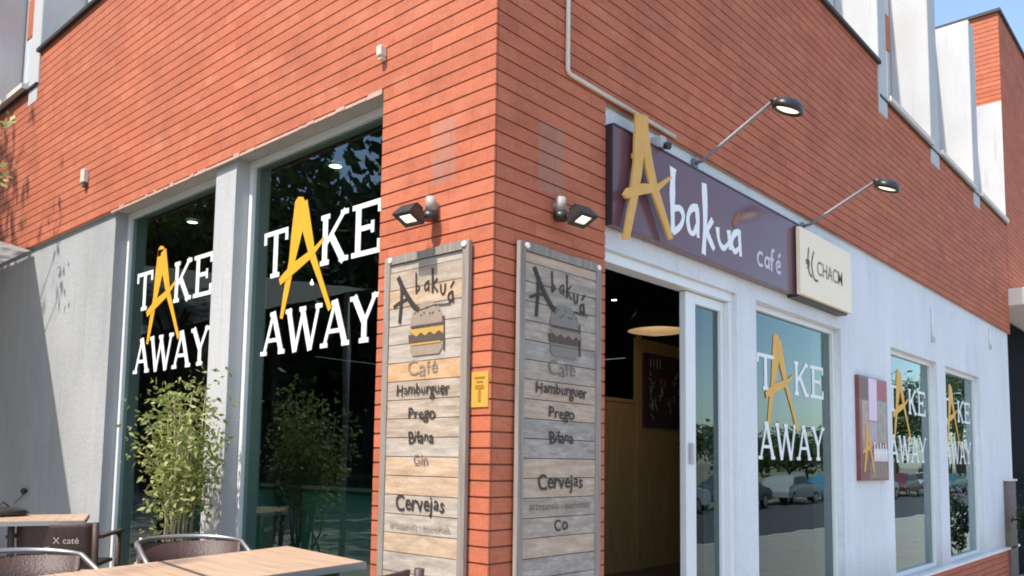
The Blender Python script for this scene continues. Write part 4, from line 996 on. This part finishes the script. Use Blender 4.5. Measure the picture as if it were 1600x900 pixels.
armchair("dark armchair with bright metal rim at the bottom left edge of the photo", (-1.53, 1.33, 0), R(180 + 8))

def resin_chair(label, loc, rz):
    t = thing("resin_chair", label, "chair", loc, rz, "brown resin chairs")
    # local: sitter looks towards +y, back panel at y=-.22
    bm = NB(); vs = []
    n = 8
    for i in range(n + 1):
        x = -.24 + .48 * i / n; vs.append((x, -.22 - .03 * (1 - (x / .24) ** 2)))
    rows = [[bm.verts.new((x, y - (z - .45) * .12, z)) for x, y in vs] for z in (.46, .58, .70, .735)]
    for A, Bq in zip(rows, rows[1:]):
        for i in range(n): bm.faces.new((A[i], A[i + 1], Bq[i + 1], Bq[i]))
    o = obj("backrest", bm, M['wicker'], t, smooth=True); o.modifiers.new("solid", 'SOLIDIFY').thickness = .015
    o['label'] = "brown back panel with white print"
    bm = NB(); box(bm, -.24, .24, -.22, .24, .42, .45); obj("seat", bm, M['wicker'], t, bevel=.01)
    for sx in (-1, 1):
        bm = NB(); tube(bm, [(sx * .265, -.30, 0), (sx * .262, -.262, .45), (sx * .262, -.285, .74)], .022, 8); obj("leg", bm, M['wicker'], t)
        bm = NB(); tube(bm, [(sx * .275, .24, 0), (sx * .275, .22, .63)], .020, 8); obj("leg", bm, M['wicker'], t)
        bm = NB(); box(bm, sx * .28 - .025, sx * .28 + .025, -.26, .26, .632, .655); obj("armrest", bm, M['wicker'], t, bevel=.008)
    return t
rc = resin_chair("brown resin chair with white print on its back, pushed under the far left table", (-.50, 3.58, 0), R(-38))
cu = None
def print_on(t, txt, size, y0, z0, x0):
    c = bpy.data.curves.new("t", 'FONT'); c.body = txt; c.size = size; c.align_x = 'CENTER'
    to = bpy.data.objects.new("t", c); COL.objects.link(to); dg = bpy.context.evaluated_depsgraph_get(); me = bpy.data.meshes.new_from_object(to.evaluated_get(dg))
    bm = NB(); bm.from_mesh(me); bpy.data.objects.remove(to)
    for v in bm.verts: v.co = Vector((x0 + v.co.x, y0 - (v.co.y + z0 - .45) * .12, z0 + v.co.y))
    obj("print", bm, M['print_wht'], t)
print_on(rc, "X caté", .062, -.262, .60, .08)
resin_chair("dark brown chair whose top corner shows at the bottom edge below the sunlit menu board", (-.745, .215, 0), R(13))

# small black bag with cable by the wall
bg_ = thing("black_bag", "small black bag lying on the far left table against the white wall", "bag", (-.78, 4.02, .752))
bm = NB()
lathe(bm, [(.001, 0), (.14, .0), (.17, .03), (.15, .08), (.09, .115), (.03, .12), (.001, .12)], 18, Matrix.Diagonal((1.0, .7, .55, 1))); obj("body", bm, M['black'], bg_)
bm = NB(); tube(bm, [(-.04, 0, .06), (0, .02, .10), (.04, 0, .06)], .006, 6); obj("strap", bm, M['cable'], bg_)
bm = NB(); tube(bm, [(.024, 6.35, .72), (.020, 6.2, .77), (.022, 6.06, .835)], .004, 6); lathe(bm, [(.001, -.03), (.026, -.015), (.03, .005), (.018, .028), (.001, .032)], 12, Matrix.Translation((.0, 6.05, .84)))
tag(obj("wall_tap", bm, M['black'], world=True), "tiny dark knob with thin wire on the white wall above the far left table", "knob")

# potted plant in front of the pillar
pt = thing("potted_plant", "tall bushy light green plant with thin stems before the white pillar", "plant", (-.33, 2.36, 0))
bm = NB(); lathe(bm, [(.001, 0), (.17, 0), (.19, .04), (.23, .42), (.245, .43), (.245, .47), (.215, .47), (.205, .42)], 28); pot = obj("pot", bm, M['pot'], pt)
bm = NB(); lathe(bm, [(.001, .425), (.206, .425)], 20); obj("soil", bm, M['soil'], pot)
bm = NB(); rnd = random.Random(4); tips = []
for i in range(19):
    a_ = rnd.uniform(0, 6.28); r0 = rnd.uniform(.02, .13); p0 = Vector((r0 * math.cos(a_), r0 * math.sin(a_), .42))
    tp = Vector((rnd.gauss(-.0, .09), rnd.uniform(-.27, .33), rnd.uniform(1.12, 1.66)))
    mid = p0.lerp(tp, .5) + Vector((rnd.uniform(-.04, .04), rnd.uniform(-.06, .06), .0))
    mid.y *= .50; mid.z = .62 + rnd.uniform(-.06, .16)
    tube(bm, [p0, mid, tp], [.010, .007, .003], 6); tips.append((p0, mid, tp))
obj("stems", bm, M['stem'], pt)
bm = NB()
def leaf(bm, p, L_, rnd, lw=.26):
    d = Vector((rnd.uniform(-1, 1), rnd.uniform(-1, 1), rnd.uniform(-.9, .55))).normalized(); s = d.cross(Vector((rnd.uniform(-1, 1), rnd.uniform(-1, 1), rnd.uniform(-1, 1)))).normalized()
    W_ = L_ * lw; n = d.cross(s)
    a0 = bm.verts.new(p); b0 = bm.verts.new(p + d * L_ * .45 + s * W_ / 2); c0 = bm.verts.new(p + d * L_ + n * L_ * -.12); d0 = bm.verts.new(p + d * L_ * .45 - s * W_ / 2)
    bm.faces.new((a0, b0, c0, d0))
def G(s_): return max(-1.5 * s_, min(1.5 * s_, rnd.gauss(0, s_)))
for p0, mid, tp in tips:
    for k in range(rnd.choice((60, 110, 150, 170))):
        f_ = .25 + .75 * rnd.random() ** .7; base = mid.lerp(tp, f_)
        sp = .055 + .045 * f_
        q = base + Vector((G(sp), G(sp * 1.15), G(sp)))
        if q.x > .29: q.x = .27
        if q.z < .80 and rnd.random() < .7: continue
        leaf(bm, q, rnd.uniform(.03, .062), rnd, .45)
for k in range(90):
    leaf(bm, Vector((rnd.gauss(0, .12), rnd.gauss(.05, .13), rnd.uniform(.45, .75))), rnd.uniform(.03, .06), rnd, .34)
obj("leaves", bm, M['leaf_light'], pt)

# shrub at the far right end
sh = thing("dark_shrub", "dark leafy shrub beyond the stone post at the right edge", "shrub", (10.80, -.42, -.45))
bm = NB(); 
for i in range(7): tube(bm, [(0, 0, 0), (random.uniform(-.25, .25), random.uniform(-.25, .25), random.uniform(.6, 1.1))], [.012, .005], 6)
obj("stems", bm, M['bark'], sh)
bm = NB(); leaves(bm, 1100, (0, 0, .90), (.30, .26, .50), .07, .5, 18, .1, seed=9); obj("foliage", bm, M['leaf_dark'], sh)

aw = thing("added_shade_sail", "grey fabric shade sail added under the brick edge to shade the far left of the wall", "awning", (0, 7.0, 3.2))
a = NT('grey_canvas'); a.p.inputs['Base Color'].default_value = (.10, .10, .095, 1); a.p.inputs['Roughness'].default_value = .9
tl_ = a.n('ShaderNodeBsdfTranslucent'); tl_.inputs[0].default_value = (.40, .40, .39, 1); mx_ = a.n('ShaderNodeMixShader'); mx_.inputs[0].default_value = .5
a.l(a.p.outputs[0], mx_.inputs[1]); a.l(tl_.outputs[0], mx_.inputs[2]); a.l(mx_.outputs[0], a.out.inputs[0]); canvas = a.m
P_ = [(.0, 6.28, 3.205), (.0, 10.6, 3.205), (-2.35, 10.6, 3.02), (-2.35, 4.35, 3.02)]  # assumed sail, outline shaped so its shadow falls on the left wall
bm = NB(); bm.faces.new([bm.verts.new(p) for p in P_]); obj("fabric", bm, canvas, aw, world=True)
bm = NB(); tube(bm, [(-.012, 6.26, 3.18), (-.012, 10.6, 3.18)], .018, 8); obj("wall_rail", bm, M['steel'], aw, world=True)
for yy in (4.6, 10.4):
    bm = NB(); tube(bm, [(-2.3, yy, 0), (-2.3, yy, 3.0)], .035, 10); obj("pole", bm, M['steel'], aw, world=True)
# small tree whose twigs reach in at the left edge, its crown shades the white wall
tl = thing("terrace_tree", "small tree with twigs reaching into the photo at its left edge", "tree", (-1.75, 7.5, 0))
bm = NB(); tube(bm, [(0, 0, -.1), (.05, .0, 1.4), (-.02, .05, 2.6)], [.07, .055, .045], 10)
tube(bm, [(0, .03, 3.0), (.7, -.9, 3.9), (1.25, -1.9, 4.15)], [.02, .012, .004], 6); tube(bm, [(0, .03, 2.8), (.7, -.9, 3.45), (1.23, -1.97, 3.64)], [.02, .012, .004], 6)
for i in range(9):
    a_ = i * .7; tube(bm, [(0, .03, 2.3 + .06 * i), (.5 * math.cos(a_), .5 * math.sin(a_), 3.1 + .1 * i), (1.0 * math.cos(a_), 1.0 * math.sin(a_), 3.5 + .12 * i)], [.025, .015, .005], 6)
obj("trunk", bm, M['bark'], tl)
bm = NB(); leaves(bm, 5500, (-.3, .5, 4.1), (1.0, 1.1, .8), .085, .5, 34, .2, seed=21)
rb = random.Random(8)
for c in ((-.50, 5.56, 4.17), (-.52, 5.44, 3.66)):
    for k in range(15):
        p = Vector(c) - Vector((-1.75, 7.5, 0)) + Vector((rb.gauss(0, .05), rb.gauss(.10, .10), rb.gauss(0, .05)))
        d = Vector((rb.uniform(-1, 1), rb.uniform(-1, .6), rb.uniform(-1, .5))).normalized(); s_ = d.cross(Vector((rb.uniform(-1, 1), rb.uniform(-1, 1), 1))).normalized(); L_ = rb.uniform(.06, .11)
        bm.faces.new([bm.verts.new(v) for v in (p, p + d * L_ * .5 + s_ * L_ * .25, p + d * L_, p + d * L_ * .5 - s_ * L_ * .25)])
obj("crown", bm, M['leaf_light'], tl)
tree((-2.6, 8.6, 0), 8.6, 2.1, 301, "unseen taller tree added beyond the left edge to shade the wall end", 'leaf', 5200, .16, None)  # unseen tree added to dull the far left brick with its shade
